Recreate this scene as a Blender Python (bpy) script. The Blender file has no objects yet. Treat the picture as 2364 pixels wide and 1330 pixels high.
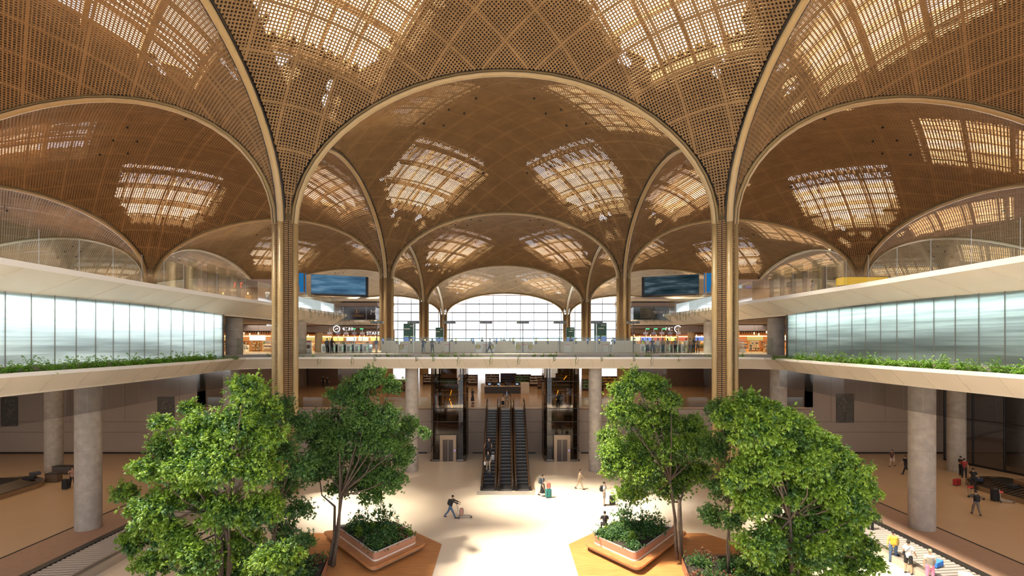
import bpy, math, random
import numpy as np
from mathutils import Vector, Matrix
PI = math.pi
SC = bpy.context.scene
# ------------------------------------------------------------------ camera, sky, sun, exposure
F_PX, VPX, VPY, EYE = 1185.0, 1166.0, 790.0, 12.3      # focal length and vanishing point in the 2364x1330 frame; eye height above the arrivals floor
cam_d = bpy.data.cameras.new('camera')
cam_d.sensor_width = 36.0
cam_d.lens = F_PX/2364*36.0
cam_d.shift_x = (1182-VPX)/2364
cam_d.shift_y = (VPY-665)/2364
cam_d.clip_end = 3000
cam = bpy.data.objects.new('camera', cam_d); SC.collection.objects.link(cam)
cam.location = (0, 0, EYE); cam.rotation_euler = (PI/2, 0, 0)
SC.camera = cam
world = bpy.data.worlds.new('world'); SC.world = world
world.use_nodes = True
wn = world.node_tree; wn.nodes.clear()
_bg = wn.nodes.new('ShaderNodeBackground'); _wo = wn.nodes.new('ShaderNodeOutputWorld')
_tc = wn.nodes.new('ShaderNodeTexCoord'); _sx = wn.nodes.new('ShaderNodeSeparateXYZ'); _rp = wn.nodes.new('ShaderNodeValToRGB')
wn.links.new(_tc.outputs['Generated'], _sx.inputs[0]); wn.links.new(_sx.outputs['Z'], _rp.inputs[0])
_rp.color_ramp.elements[0].position = 0.0; _rp.color_ramp.elements[0].color = (0.62, 0.68, 0.74, 1)
_rp.color_ramp.elements[1].position = 0.05; _rp.color_ramp.elements[1].color = (0.97, 0.965, 1.0, 1)
_z = _rp.color_ramp.elements.new(0.6); _z.color = (0.55, 0.60, 0.72, 1)
wn.links.new(_rp.outputs[0], _bg.inputs[0]); _bg.inputs[1].default_value = 2.6
wn.links.new(_bg.outputs[0], _wo.inputs[0])
sun_d = bpy.data.lights.new('sun', 'SUN'); sun_d.energy = 84; sun_d.angle = math.radians(7); sun_d.color = (1.0, 0.90, 0.76)
sun = bpy.data.objects.new('sun', sun_d); SC.collection.objects.link(sun)
sun.rotation_euler = Vector((-13.8, -4.5, 33.0)).to_track_quat('Z', 'Y').to_euler()
sun.location = (0, 0, 80)
SC.view_settings.view_transform = 'Standard'; SC.view_settings.look = 'None'
SC.view_settings.gamma = 1; SC.view_settings.use_curve_mapping = False
SC.view_settings.exposure = 0.08
try:
    SC.cycles.max_bounces = 7; SC.cycles.diffuse_bounces = 4; SC.cycles.glossy_bounces = 3
    SC.cycles.transmission_bounces = 4; SC.cycles.transparent_max_bounces = 14
    SC.cycles.sample_clamp_indirect = 6; SC.cycles.caustics_reflective = False; SC.cycles.caustics_refractive = False
    SC.cycles.adaptive_threshold = 0.03
except Exception:
    pass

def P(px, py, D):            # frame pixel at distance D -> world
    return Vector(((px-VPX)*D/F_PX, D, EYE+(VPY-py)*D/F_PX))
def PF(px, py, z=0.0):       # frame pixel of a point lying at height z -> world
    D = (EYE-z)*F_PX/(py-VPY)
    return Vector(((px-VPX)*D/F_PX, D, z))

# ------------------------------------------------------------------ helpers
def tag(o, label=None, cat=None, group=None, kind=None):
    if label: o['label'] = label
    if cat: o['category'] = cat
    if group: o['group'] = group
    if kind: o['kind'] = kind
    return o
def thing(name, label, cat, loc=(0,0,0), rz=0.0, group=None, kind=None):
    o = bpy.data.objects.new(name, None); SC.collection.objects.link(o)
    o.empty_display_size = 0.3
    o.location = loc; o.rotation_euler = (0, 0, rz)
    return tag(o, label, cat, group, kind)
def np_mesh(name, V, Fq, smooth=False):
    me = bpy.data.meshes.new(name)
    V = np.asarray(V, dtype=np.float32); Fq = np.asarray(Fq, dtype=np.int32)
    k = Fq.shape[1]
    me.vertices.add(len(V)); me.vertices.foreach_set('co', V.ravel())
    me.loops.add(Fq.size); me.loops.foreach_set('vertex_index', Fq.ravel())
    me.polygons.add(len(Fq)); me.polygons.foreach_set('loop_start', np.arange(len(Fq), dtype=np.int32)*k)
    me.polygons.foreach_set('loop_total', np.full(len(Fq), k, dtype=np.int32))
    me.polygons.foreach_set('use_smooth', np.full(len(Fq), smooth, dtype=bool))
    me.update(calc_edges=True); me.validate()
    return me
def link_mesh(name, me, m=None, parent=None, loc=None, rz=None):
    o = bpy.data.objects.new(name, me); SC.collection.objects.link(o)
    if m is not None and len(me.materials) == 0: me.materials.append(m)
    if parent is not None: o.parent = parent
    if loc is not None: o.location = loc
    if rz is not None: o.rotation_euler = (0, 0, rz)
    return o
class MB:
    def __init__(s): s.v = []; s.f = []
    def add(s, vs, fs):
        n = len(s.v); s.v.extend([tuple(q) for q in vs]); s.f.extend([tuple(i+n for i in f) for f in fs]); return s
    def box(s, x0, x1, y0, y1, z0, z1):
        return s.add([(x0,y0,z0),(x1,y0,z0),(x1,y1,z0),(x0,y1,z0),(x0,y0,z1),(x1,y0,z1),(x1,y1,z1),(x0,y1,z1)],
                     [(0,3,2,1),(4,5,6,7),(0,1,5,4),(1,2,6,5),(2,3,7,6),(3,0,4,7)])
    def boxc(s, cx, cy, z0, lx, ly, lz): return s.box(cx-lx/2, cx+lx/2, cy-ly/2, cy+ly/2, z0, z0+lz)
    def bar(s, a, b, w, h=None):                 # rectangular bar from a to b
        a = Vector(a); b = Vector(b); h = h or w; d = (b-a).normalized()
        up = Vector((0,0,1)) if abs(d.z) < 0.95 else Vector((0,1,0))
        r = d.cross(up).normalized(); u = r.cross(d)
        q = [r*(-w/2)+u*(-h/2), r*(w/2)+u*(-h/2), r*(w/2)+u*(h/2), r*(-w/2)+u*(h/2)]
        return s.add([a+k for k in q]+[b+k for k in q], [(3,2,1,0),(4,5,6,7),(0,1,5,4),(1,2,6,5),(2,3,7,6),(3,0,4,7)])
    def tube(s, pts, rad, n=10, caps=True, sx=1.0):
        pts = [Vector(p) for p in pts]
        if not hasattr(rad, '__len__'): rad = [rad]*len(pts)
        base = len(s.v); prev = None
        for i, p in enumerate(pts):
            d = (pts[min(i+1, len(pts)-1)]-pts[max(i-1, 0)]).normalized()
            if prev is None:
                up = Vector((0,0,1)) if abs(d.z) < 0.9 else Vector((1,0,0))
                r = d.cross(up).normalized()
            else:
                r = (prev - d*prev.dot(d)).normalized()
            prev = r; u = d.cross(r)
            for k in range(n):
                t = 2*PI*k/n
                s.v.append(tuple(p+(r*math.cos(t)*sx+u*math.sin(t))*rad[i]))
        for i in range(len(pts)-1):
            for k in range(n):
                a = base+i*n+k; b = base+i*n+(k+1) % n
                s.f.append((a, b, b+n, a+n))
        if caps:
            s.f.append(tuple(base+k for k in reversed(range(n))))
            s.f.append(tuple(base+(len(pts)-1)*n+k for k in range(n)))
        return s
    def prism(s, poly, z0, z1, cap=True):
        n = len(poly); b = len(s.v)
        s.v.extend([(p[0], p[1], z0) for p in poly]+[(p[0], p[1], z1) for p in poly])
        for i in range(n):
            j = (i+1) % n; s.f.append((b+i, b+j, b+n+j, b+n+i))
        if cap:
            s.f.append(tuple(b+i for i in reversed(range(n)))); s.f.append(tuple(b+n+i for i in range(n)))
        return s
    def cyl(s, x, y, z0, z1, r, n=24, r1=None):
        b = len(s.v); r1 = r if r1 is None else r1
        for z, q in ((z0, r), (z1, r1)):
            for k in range(n):
                t = 2*PI*k/n; s.v.append((x+q*math.cos(t), y+q*math.sin(t), z))
        for k in range(n):
            j = (k+1) % n; s.f.append((b+k, b+j, b+n+j, b+n+k))
        s.f.append(tuple(b+k for k in reversed(range(n)))); s.f.append(tuple(b+n+k for k in range(n)))
        return s
    def ball(s, c, r, nu=12, nv=8, sz=1.0, sx=1.0, sy=1.0):
        b = len(s.v)
        for j in range(nv+1):
            ph = PI*j/nv
            for i in range(nu):
                t = 2*PI*i/nu
                s.v.append((c[0]+r*sx*math.sin(ph)*math.cos(t), c[1]+r*sy*math.sin(ph)*math.sin(t), c[2]+r*sz*math.cos(ph)))
        for j in range(nv):
            for i in range(nu):
                k = (i+1) % nu; s.f.append((b+j*nu+i, b+(j+1)*nu+i, b+(j+1)*nu+k, b+j*nu+k))
        return s
    def sweep(s, path, prof, closed=False):      # path: plan points; prof: (offset to the right-hand side, z)
        n = len(path); b = len(s.v); m = len(prof)
        for i, p in enumerate(path):
            p = Vector((p[0], p[1]))
            a = Vector(path[i-1][:2]) if (i > 0 or closed) else None
            c = Vector(path[(i+1) % n][:2]) if (i < n-1 or closed) else None
            d1 = (p-a).normalized() if a is not None else (c-p).normalized()
            d2 = (c-p).normalized() if c is not None else d1
            n1 = Vector((d1.y, -d1.x)); n2 = Vector((d2.y, -d2.x)); nn = (n1+n2).normalized()
            k = 1/max(0.35, nn.dot(n1))
            for o, z in prof: s.v.append((p.x+nn.x*o*k, p.y+nn.y*o*k, z))
        for i in range(n if closed else n-1):
            j = (i+1) % n
            for q in range(m-1):
                s.f.append((b+i*m+q, b+j*m+q, b+j*m+q+1, b+i*m+q+1))
        return s
    def mesh(s, name, smooth=False):
        me = bpy.data.meshes.new(name); me.from_pydata(s.v, [], s.f)
        if smooth:
            me.polygons.foreach_set('use_smooth', [True]*len(me.polygons))
        me.update(); return me
    def build(s, name, m, parent=None, loc=None, rz=None, smooth=False, bevel=0, seg=2):
        o = link_mesh(name, s.mesh(name, smooth), m, parent, loc, rz)
        if bevel:
            md = o.modifiers.new('bevel', 'BEVEL'); md.width = bevel; md.segments = seg; md.limit_method = 'ANGLE'
        return o
def dup(o, parent=None, loc=None, rz=None, label=None, group=None, scale=None):
    c = o.copy(); SC.collection.objects.link(c); c.parent = parent
    for ch in list(o.children): dup(ch, c)
    if loc is not None: c.location = loc
    if rz is not None: c.rotation_euler = (0, 0, rz)
    if scale is not None: c.scale = (scale,)*3
    if label: c['label'] = label
    if group: c['group'] = group
    return c
def glyphs(n, h, m, parent, loc, seed, name='lettering'):      # a line of lettering too small to read in the photograph
    rd = random.Random(seed); g = MB(); w = h*.62; x = -n*w*.5
    for k in range(n):
        t = h*.16
        for q in range(rd.choice([2, 2, 3])):
            c = rd.choice('lrtmbd')
            if c == 'l': g.box(x, x+t, -.02, 0, -h/2, h/2)
            if c == 'r': g.box(x+w*.55, x+w*.55+t, -.02, 0, -h/2, h/2)
            if c == 't': g.box(x, x+w*.65, -.02, 0, h/2-t, h/2)
            if c == 'm': g.box(x, x+w*.65, -.02, 0, -t/2, t/2)
            if c == 'b': g.box(x, x+w*.65, -.02, 0, -h/2, -h/2+t)
            if c == 'd': g.bar((x+t/2, -.01, -h/2+t/2), (x+w*.6, -.01, h/2-t/2), .02, t)
        x += w
    return g.build(name, m, parent, loc)
_txt = {}
def text(s, size, m, parent, loc, rot=(PI/2,0,0), ext=0.01, align='CENTER', name='lettering'):
    cu = bpy.data.curves.new(name, 'FONT'); cu.body = s; cu.size = size; cu.extrude = ext
    cu.align_x = align; cu.align_y = 'CENTER'; cu.materials.append(m)
    t = bpy.data.objects.new(name, cu); SC.collection.objects.link(t)
    dg = bpy.context.evaluated_depsgraph_get(); me = bpy.data.meshes.new_from_object(t.evaluated_get(dg), depsgraph=dg)
    bpy.data.objects.remove(t)
    o = bpy.data.objects.new(name, me); SC.collection.objects.link(o)
    if not me.materials: me.materials.append(m)
    o.parent = parent; o.location = loc; o.rotation_euler = rot
    return o

# ------------------------------------------------------------------ materials
MATS = {}
def mat(name, col, rough=0.6, metal=0.0, noise=None, bump=0.0, emit=None, estr=1.0, spec=0.5, alpha=None, scale=(1,1,1), detail=4):
    if name in MATS: return MATS[name]
    m = bpy.data.materials.new(name); m.use_nodes = True; MATS[name] = m
    nt = m.node_tree; b = nt.nodes['Principled BSDF']
    c = tuple(col)+(1,)
    b.inputs['Base Color'].default_value = c
    b.inputs['Roughness'].default_value = rough; b.inputs['Metallic'].default_value = metal
    b.inputs['Specular IOR Level'].default_value = spec
    if noise or bump:
        tc = nt.nodes.new('ShaderNodeTexCoord'); mp = nt.nodes.new('ShaderNodeMapping'); nz = nt.nodes.new('ShaderNodeTexNoise')
        mp.inputs['Scale'].default_value = scale
        nt.links.new(tc.outputs['Object'], mp.inputs[0]); nt.links.new(mp.outputs[0], nz.inputs['Vector'])
        nz.inputs['Scale'].default_value = noise[0] if noise else 20; nz.inputs['Detail'].default_value = detail
        if noise:
            r = nt.nodes.new('ShaderNodeValToRGB'); a = noise[1]
            r.color_ramp.elements[0].position = 0.3; r.color_ramp.elements[1].position = 0.7
            r.color_ramp.elements[0].color = tuple(max(0, x*(1-a)) for x in col)+(1,)
            r.color_ramp.elements[1].color = tuple(min(1, x*(1+a)) for x in col)+(1,)
            nt.links.new(nz.outputs['Fac'], r.inputs[0]); nt.links.new(r.outputs[0], b.inputs['Base Color'])
        if bump:
            bp = nt.nodes.new('ShaderNodeBump'); bp.inputs['Strength'].default_value = bump; bp.inputs['Distance'].default_value = 0.02
            nt.links.new(nz.outputs['Fac'], bp.inputs['Height']); nt.links.new(bp.outputs[0], b.inputs['Normal'])
    if emit:
        b.inputs['Emission Color'].default_value = tuple(emit)+(1,); b.inputs['Emission Strength'].default_value = estr
    return m
def glassy(name, tint, refl=0.12, trans=0.85, rough=0.05, gcol=(1,1,1)):   # thin architectural glass: see-through with a sheen
    if name in MATS: return MATS[name]
    m = bpy.data.materials.new(name); m.use_nodes = True; MATS[name] = m
    nt = m.node_tree; nt.nodes.clear()
    out = nt.nodes.new('ShaderNodeOutputMaterial'); t = nt.nodes.new('ShaderNodeBsdfTransparent'); g = nt.nodes.new('ShaderNodeBsdfGlossy')
    mx = nt.nodes.new('ShaderNodeMixShader')
    t.inputs[0].default_value = tuple(c*trans for c in tint)+(1,); g.inputs['Color'].default_value = tuple(gcol)+(1,); g.inputs['Roughness'].default_value = rough
    fr = nt.nodes.new('ShaderNodeFresnel'); fr.inputs[0].default_value = 1.3
    ad = nt.nodes.new('ShaderNodeMath'); ad.operation = 'MULTIPLY_ADD'; ad.inputs[1].default_value = 0.35; ad.inputs[2].default_value = refl; ad.use_clamp = True
    nt.links.new(fr.outputs[0], ad.inputs[0]); nt.links.new(ad.outputs[0], mx.inputs[0])
    nt.links.new(t.outputs[0], mx.inputs[1]); nt.links.new(g.outputs[0], mx.inputs[2]); nt.links.new(mx.outputs[0], out.inputs[0])
    return m
def emis(name, col, s):
    if name in MATS: return MATS[name]
    m = bpy.data.materials.new(name); m.use_nodes = True; MATS[name] = m
    nt = m.node_tree; nt.nodes.clear()
    out = nt.nodes.new('ShaderNodeOutputMaterial'); e = nt.nodes.new('ShaderNodeEmission')
    e.inputs[0].default_value = tuple(col)+(1,); e.inputs[1].default_value = s
    nt.links.new(e.outputs[0], out.inputs[0])
    try: m.cycles.emission_sampling = 'NONE'
    except Exception: pass
    return m
M_LAT = mat('lattice_wood', (0.215, 0.133, 0.062), 0.7, noise=(0.6, 0.12), spec=0.15)
M_RIB = mat('rib_gold', (0.34, 0.24, 0.11), 0.38, noise=(1.5, 0.05))
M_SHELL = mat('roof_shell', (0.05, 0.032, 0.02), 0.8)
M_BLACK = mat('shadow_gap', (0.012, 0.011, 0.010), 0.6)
M_CREAM = mat('cream_panel', (0.68, 0.60, 0.47), 0.5, noise=(0.4, 0.06))
M_CREAMW = mat('white_lip', (0.78, 0.75, 0.68), 0.4)
M_CONC = mat('concrete', (0.36, 0.315, 0.265), 0.75, noise=(2.2, 0.16), bump=0.15)
M_WALL = mat('tan_wall', (0.34, 0.265, 0.21), 0.7, noise=(0.5, 0.04))
M_LINE = mat('wall_joint', (0.12, 0.09, 0.07), 0.7)
M_DARKMETAL = mat('dark_metal', (0.035, 0.033, 0.032), 0.35, 0.6)
M_STEEL = mat('brushed_steel', (0.42, 0.40, 0.37), 0.3, 0.9)
M_BROWN = mat('bronze_post', (0.10, 0.06, 0.035), 0.4, 0.4)
M_WHITE = mat('white_paint', (0.78, 0.78, 0.76), 0.4)
M_GLASS = glassy('clear_glass', (0.93, 0.97, 0.95), 0.012, 0.97)
M_GLASSD = glassy('dark_glass', (0.66, 0.58, 0.50), 0.03, 0.85)
# ------------------------------------------------------------------ vaulted roof: bays 36 m square carried by tree columns
HB = 18.0
def zs_at(D): return 21.9-np.clip(D-78, 0, 100)*0.025
def crown(X, D):
    c = np.interp(D, [-30, 6, 42, 78, 114, 150], [34.2, 34.6, 34.3, 31.9, 29.3, 26.6])
    k = np.interp(D, [42, 78, 114], [0.0018, 0.00077, 0.00060])
    return c-np.minimum(k*X*X, 6.5)
def roof_z(X, D, cx, cd):
    u = (X-cx)/HB; v = (D-cd)/HB
    F = (2-u*u-v*v-0.0922)/0.9078
    E = np.sqrt(np.clip(F, 0, None))
    E = np.where(E > 1, 1+(E-1)*0.9, E)
    z0 = zs_at(D)
    return z0+(crown(X, D)-z0)*E
def roof_n(X, D, cx, cd):
    e = 0.05
    zx = (roof_z(X+e, D, cx, cd)-roof_z(X-e, D, cx, cd))/(2*e)
    zy = (roof_z(X, D+e, cx, cd)-roof_z(X, D-e, cx, cd))/(2*e)
    n = np.stack([-zx, -zy, np.ones_like(zx)], -1)
    return n/np.linalg.norm(n, axis=-1, keepdims=True)
def levels(cx, cd, pitch):
    a = np.concatenate([np.linspace(0.87, 1.2, 30), np.linspace(1.2, 36, 700)[1:]])
    h = a/2
    z = roof_z(cx+HB-h, cd+HB-h, cx, cd)
    s = np.concatenate([[0], np.cumsum(np.hypot(np.diff(a)/math.sqrt(2), np.diff(z)))])
    n = max(12, int(round(s[-1]/pitch)))
    return np.interp(np.linspace(0, s[-1], n+1)[:-1]+s[-1]/n*0.4, s, a)
def lattice(name, cx, cd, pitch, wid, dep, step, far=False):
    A = levels(cx, cd, pitch)
    Vs = []; Fs = []; base = 0
    for fam in (0, 1):
        for sgn in (1, -1):
            for i, a in enumerate(A):
                c = sgn*(36-a)
                lo = max(-HB, c-HB)+0.34; hi = min(HB, c+HB)-0.34
                if hi-lo < 0.25: continue
                L = (hi-lo)*math.sqrt(2)
                n = max(2, int(math.ceil(L/step))+1)
                t = np.linspace(0, 1, n)
                # finer towards both ends, where the surface turns down steeply
                if L > 12: t = 0.5-0.5*np.cos(PI*t)*(0.35+0.65*np.abs(np.cos(PI*t)))
                U = lo+(hi-lo)*t; W = c-U
                if fam: W = -W
                X = cx+U; D = cd+W
                Z = roof_z(X, D, cx, cd)
                Pt = np.stack([X, D, Z], -1); N = roof_n(X, D, cx, cd)
                T = np.gradient(Pt, axis=0); T /= np.linalg.norm(T, axis=1, keepdims=True)
                B = np.cross(N, T); B /= np.linalg.norm(B, axis=1, keepdims=True)
                w = wid*(2.3 if i % 14 == 7 else 1.0)
                off = 0.0 if fam == 0 else 0.012
                q = [Pt-B*w/2+N*off, Pt+B*w/2+N*off, Pt+B*w/2+N*(dep+off), Pt-B*w/2+N*(dep+off)]
                V = np.stack(q, 1).reshape(-1, 3)
                k = np.arange(n-1)*4
                fs = [np.stack([k, k+4, k+5, k+1], -1), np.stack([k+1, k+5, k+6, k+2], -1), np.stack([k+3, k+7, k+4, k], -1)]
                Vs.append(V); Fs.append(np.concatenate(fs)+base); base += len(V)
    me = np_mesh(name, np.concatenate(Vs), np.concatenate(Fs))
    return me
def in_sky(U, W):                       # which part of a bay is skylight opening: a kite near every corner
    p = HB-abs(U); q = HB-abs(W); a = p+q; b = abs(p-q)
    return 8 < a < 23 and b < min(7.6, 0.6*a)
ADDED_SUN_HOLES = [(-17, -6, -10, 3.5), (0, 14, -5, 7)]     # two unseen openings added in the front bay to put sun on the floor
def shell(cx, cd, seed):
    n = 72; g = np.linspace(-HB, HB, n+1)
    U, W = np.meshgrid(g, g, indexing='ij'); X = cx+U; D = cd+W
    Z = roof_z(X, D, cx, cd)+1.5
    V = np.stack([X, D, Z], -1).reshape(-1, 3); Fq = []
    rnd = random.Random(seed)
    spots = []
    for k in range(26):
        c = rnd.choice([(1,1),(1,-1),(-1,1),(-1,-1)]); a = rnd.uniform(5.5, 12); b = rnd.uniform(-.9, .9)*(a-2)
        spots.append((c[0]*(HB-(a+b)/2), c[1]*(HB-(a-b)/2)))
    for i in range(n):
        for j in range(n):
            u = g[i]+0.25; w = g[j]+0.25
            if in_sky(u, w): continue
            if cx == 0 and cd == 24 and any(e[0] < u < e[1] and e[2] < w < e[3] for e in ADDED_SUN_HOLES): continue
            if any((u-s[0])**2+(w-s[1])**2 < 0.3 for s in spots) and rnd.random() < 0.6: continue
            a = i*(n+1)+j; Fq.append((a, a+n+1, a+n+2, a+1))
    return np_mesh('roof_shell', V, Fq, True)
def sky_panels(cx, cd, sx, sy):         # glazing of one skylight plus its frame, in the corner's own diagonal grid
    As = np.linspace(7.4, 23.6, 13); nb = 13
    V = []; Fq = []
    def pt(a, b, dz):
        p = (a+b)/2; q = (a-b)/2
        X = cx+sx*(HB-p); D = cd+sy*(HB-q)
        return (X, D, float(roof_z(np.array([X]), np.array([D]), cx, cd)[0])+dz)
    for a in As:
        w = min(8.1, 0.64*a)
        for j in range(nb+1): V.append(pt(a, -w+2*w*j/nb, 1.42))
    for i in range(len(As)-1):
        for j in range(nb):
            k = i*(nb+1)+j; Fq.append((k, k+nb+1, k+nb+2, k+1))
    me = np_mesh('skylight_glazing', V, Fq); me.materials.append(M_SKYL); me.materials.append(M_SKYC)
    me.polygons.foreach_set('material_index', [1 if (q//nb) >= 7+(q % nb)//5 % 2 else 0 for q in range(len(me.polygons))])
    fr = MB()
    for a in (7.8, 12.6, 17.4, 22.2):
        w = min(8.1, 0.64*a); pts = [pt(a, -w+2*w*j/8, 0.95) for j in range(9)]
        for j in range(8): fr.bar(pts[j], pts[j+1], 0.30, 0.5)
    for b in (-6.9, -3.45, 0, 3.45, 6.9):
        a0 = max(7.8, abs(b)/0.62); pts = [pt(a0+(22.6-a0)*j/7, b, 0.95) for j in range(8)]
        for j in range(7): fr.bar(pts[j], pts[j+1], 0.16, 0.3)
    # trusses above the glass, seen as a web against the sky
    for j in range(7):
        b0 = -7.5+j*2.1; fr.bar(pt(15+j % 2, b0, 2.6), pt(23, b0+3.2, 2.6), 0.16); fr.bar(pt(23, b0, 2.6), pt(16, b0+2.2, 2.6), 0.1)
    return me, fr
def skylight_mat():
    m = bpy.data.materials.new('skylight_membrane'); m.use_nodes = True; nt = m.node_tree; nt.nodes.clear()
    out = nt.nodes.new('ShaderNodeOutputMaterial'); tr = nt.nodes.new('ShaderNodeBsdfTransparent'); tl = nt.nodes.new('ShaderNodeBsdfTranslucent')
    mx = nt.nodes.new('ShaderNodeMixShader')
    tc = nt.nodes.new('ShaderNodeTexCoord'); nz = nt.nodes.new('ShaderNodeTexNoise'); nz.inputs['Scale'].default_value = 0.16; nz.inputs['Detail'].default_value = 1
    rp = nt.nodes.new('ShaderNodeValToRGB')
    rp.color_ramp.elements[0].position = 0.40; rp.color_ramp.elements[0].color = (0.25, 0.145, 0.050, 1)
    rp.color_ramp.elements[1].position = 0.62; rp.color_ramp.elements[1].color = (0.32, 0.235, 0.135, 1)
    nt.links.new(tc.outputs['Object'], nz.inputs['Vector']); nt.links.new(nz.outputs[0], rp.inputs[0]); nt.links.new(rp.outputs[0], tl.inputs[0])
    tr.inputs[0].default_value = (1, 0.97, 0.92, 1); mx.inputs[0].default_value = 0.40
    nt.links.new(tr.outputs[0], mx.inputs[1]); nt.links.new(tl.outputs[0], mx.inputs[2]); nt.links.new(mx.outputs[0], out.inputs[0])
    return m
M_SKYL = skylight_mat()
M_SKYC = glassy('skylight_clear', (0.95, 0.97, 1.0), 0.0, 0.92)
BAYS = []
for r, cd in enumerate((24, 60, 96, 132)):
    for c in (-3, -2, -1, 0, 1, 2, 3):
        if abs(c) == 3 and r in (0, 3): continue
        BAYS.append((c*36, cd, r))
for cx, cd, r in BAYS:
    near = r < 2
    pitch, wid, dep, step = ((0.235, 0.092, 0.05, 1.1), (0.25, 0.10, 0.045, 1.3), (0.28, 0.128, 0.04, 1.8), (0.32, 0.150, 0.03, 2.2))[r]
    root = thing('ceiling_vault', 'timber lattice vault %d bays %s the centre line, row %d from the front' % (abs(cx)//36, 'left of' if cx < 0 else 'right of', r+1) if cx else 'timber lattice vault on the centre line, row %d from the front' % (r+1),
                 'ceiling', (0, 0, 0), kind='structure', group='lattice vaults of the roof')
    link_mesh('lattice', lattice('lattice', cx, cd, pitch, wid, dep, step), M_LAT, root)
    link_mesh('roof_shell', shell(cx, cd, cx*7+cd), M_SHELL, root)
    for sx in (-1, 1):
        for sy in (-1, 1):
            me, fr = sky_panels(cx, cd, sx, sy)
            g = link_mesh('skylight', me, M_SKYL, root)
            fr.build('skylight_frame', M_LAT, g)
    if cx == 0 and cd == 24:
        for e in ADDED_SUN_HOLES:
            q = [(cx+a, cd+b, float(roof_z(np.array([cx+a]), np.array([cd+b]), cx, cd)[0])+1.7) for a, b in ((e[0], e[2]), (e[1], e[2]), (e[1], e[3]), (e[0], e[3]))]
            MB().add(q, [(0, 1, 2, 3)]).build('skylight', M_SKYL, root)  # added pane over an unseen sun opening
    # small round downlights set in the lattice
    dl = MB()
    for (u, v) in [(-9,-3),(-6,-5),(-3,-7),(9,-3),(6,-5),(3,-7),(-7,-1.5),(-4.5,-3.5),(7,-1.5),(4.5,-3.5),(-6,8),(6,8),(-3,10),(3,10)]:
        z = float(roof_z(np.array([cx+u]), np.array([cd+v]), cx, cd)[0])
        dl.cyl(cx+u, cd+v, z-0.16, z+0.1, 0.12, 8)
    dl.build('downlights', M_BLACK, root)
# arch ribs along every grid line
def rib_path(ax, x0, y0):        # from a column at (x0,y0) half-way is 18 m along ax, whole span 36
    t = np.concatenate([1-np.cos(np.linspace(0, PI/2, 15)), 1+np.sin(np.linspace(0, PI/2, 15))[1:]])*17.15+0.85   # 1..35
    if ax == 'x':
        X = x0+t; D = np.full_like(t, y0); cx = x0+18; cd = y0+18
    else:
        X = np.full_like(t, x0); D = y0+t; cx = x0+18; cd = y0+18
    Z = roof_z(X, D, cx, cd)
    return np.stack([X, D, Z], -1)
def rib(ax, x0, y0):
    pts = rib_path(ax, x0, y0); T = np.gradient(pts, axis=0); T /= np.linalg.norm(T, axis=1, keepdims=True)
    side = np.array([0, 1.0, 0]) if ax == 'x' else np.array([1.0, 0, 0])
    V = []; prof = [(-.25, .25), (-.25, -.08), (-.15, -.20), (0, -.23), (.15, -.20), (.25, -.08), (.25, .25)]
    for p, t in zip(pts, T):
        n = np.cross(side, t); n = n if n[2] > 0 or abs(n[2]) < 1e-3 else -n
        if abs(t[2]) > 0.99: n = np.cross(side, t)
        # keep the normal pointing out of the vault opening
        mid = pts[len(pts)//2].copy(); mid[2] = 15
        if np.dot(n, p-mid) < 0: n = -n
        for s_, h in prof: V.append(p+side*s_+n*h)
    m = len(prof); Fq = [(i*m+q, (i+1)*m+q, (i+1)*m+q+1, i*m+q+1) for i in range(len(pts)-1) for q in range(m-1)]
    Fq += [(i*m+m-1, (i+1)*m+m-1, (i+1)*m, i*m) for i in range(len(pts)-1)]
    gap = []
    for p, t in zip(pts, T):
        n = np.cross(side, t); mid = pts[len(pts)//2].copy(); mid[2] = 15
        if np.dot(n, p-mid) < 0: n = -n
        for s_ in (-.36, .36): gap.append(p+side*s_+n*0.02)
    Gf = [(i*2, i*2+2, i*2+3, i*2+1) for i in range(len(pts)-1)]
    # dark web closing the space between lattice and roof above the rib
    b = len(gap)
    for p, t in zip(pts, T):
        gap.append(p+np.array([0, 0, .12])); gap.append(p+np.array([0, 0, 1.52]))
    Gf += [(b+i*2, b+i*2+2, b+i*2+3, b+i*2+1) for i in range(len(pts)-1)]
    return np_mesh('arch_rib', V, Fq, True), np_mesh('shadow_gap', gap, Gf)
ROWS = [6, 42, 78, 114, 150]; COLS = [-90, -54, -18, 18, 54, 90]
for y in ROWS:
    for x in COLS:
        if x+36 <= 90+1:
            if not (y == 6):
                root = thing('arch_rib', 'gold cross arch rib spanning between tree columns, roof line %d' % (ROWS.index(y)), 'arch', kind='structure', group='arch ribs')
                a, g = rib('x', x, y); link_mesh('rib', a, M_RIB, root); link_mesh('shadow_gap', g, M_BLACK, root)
        if y < 150 and not (y == 6 and abs(x) > 54):
            root = thing('arch_rib', 'gold lengthwise arch rib between tree columns, roof row %d' % (ROWS.index(y)+1), 'arch', kind='structure', group='arch ribs')
            a, g = rib('y', x, y); link_mesh('rib', a, M_RIB, root); link_mesh('shadow_gap', g, M_BLACK, root)
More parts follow.
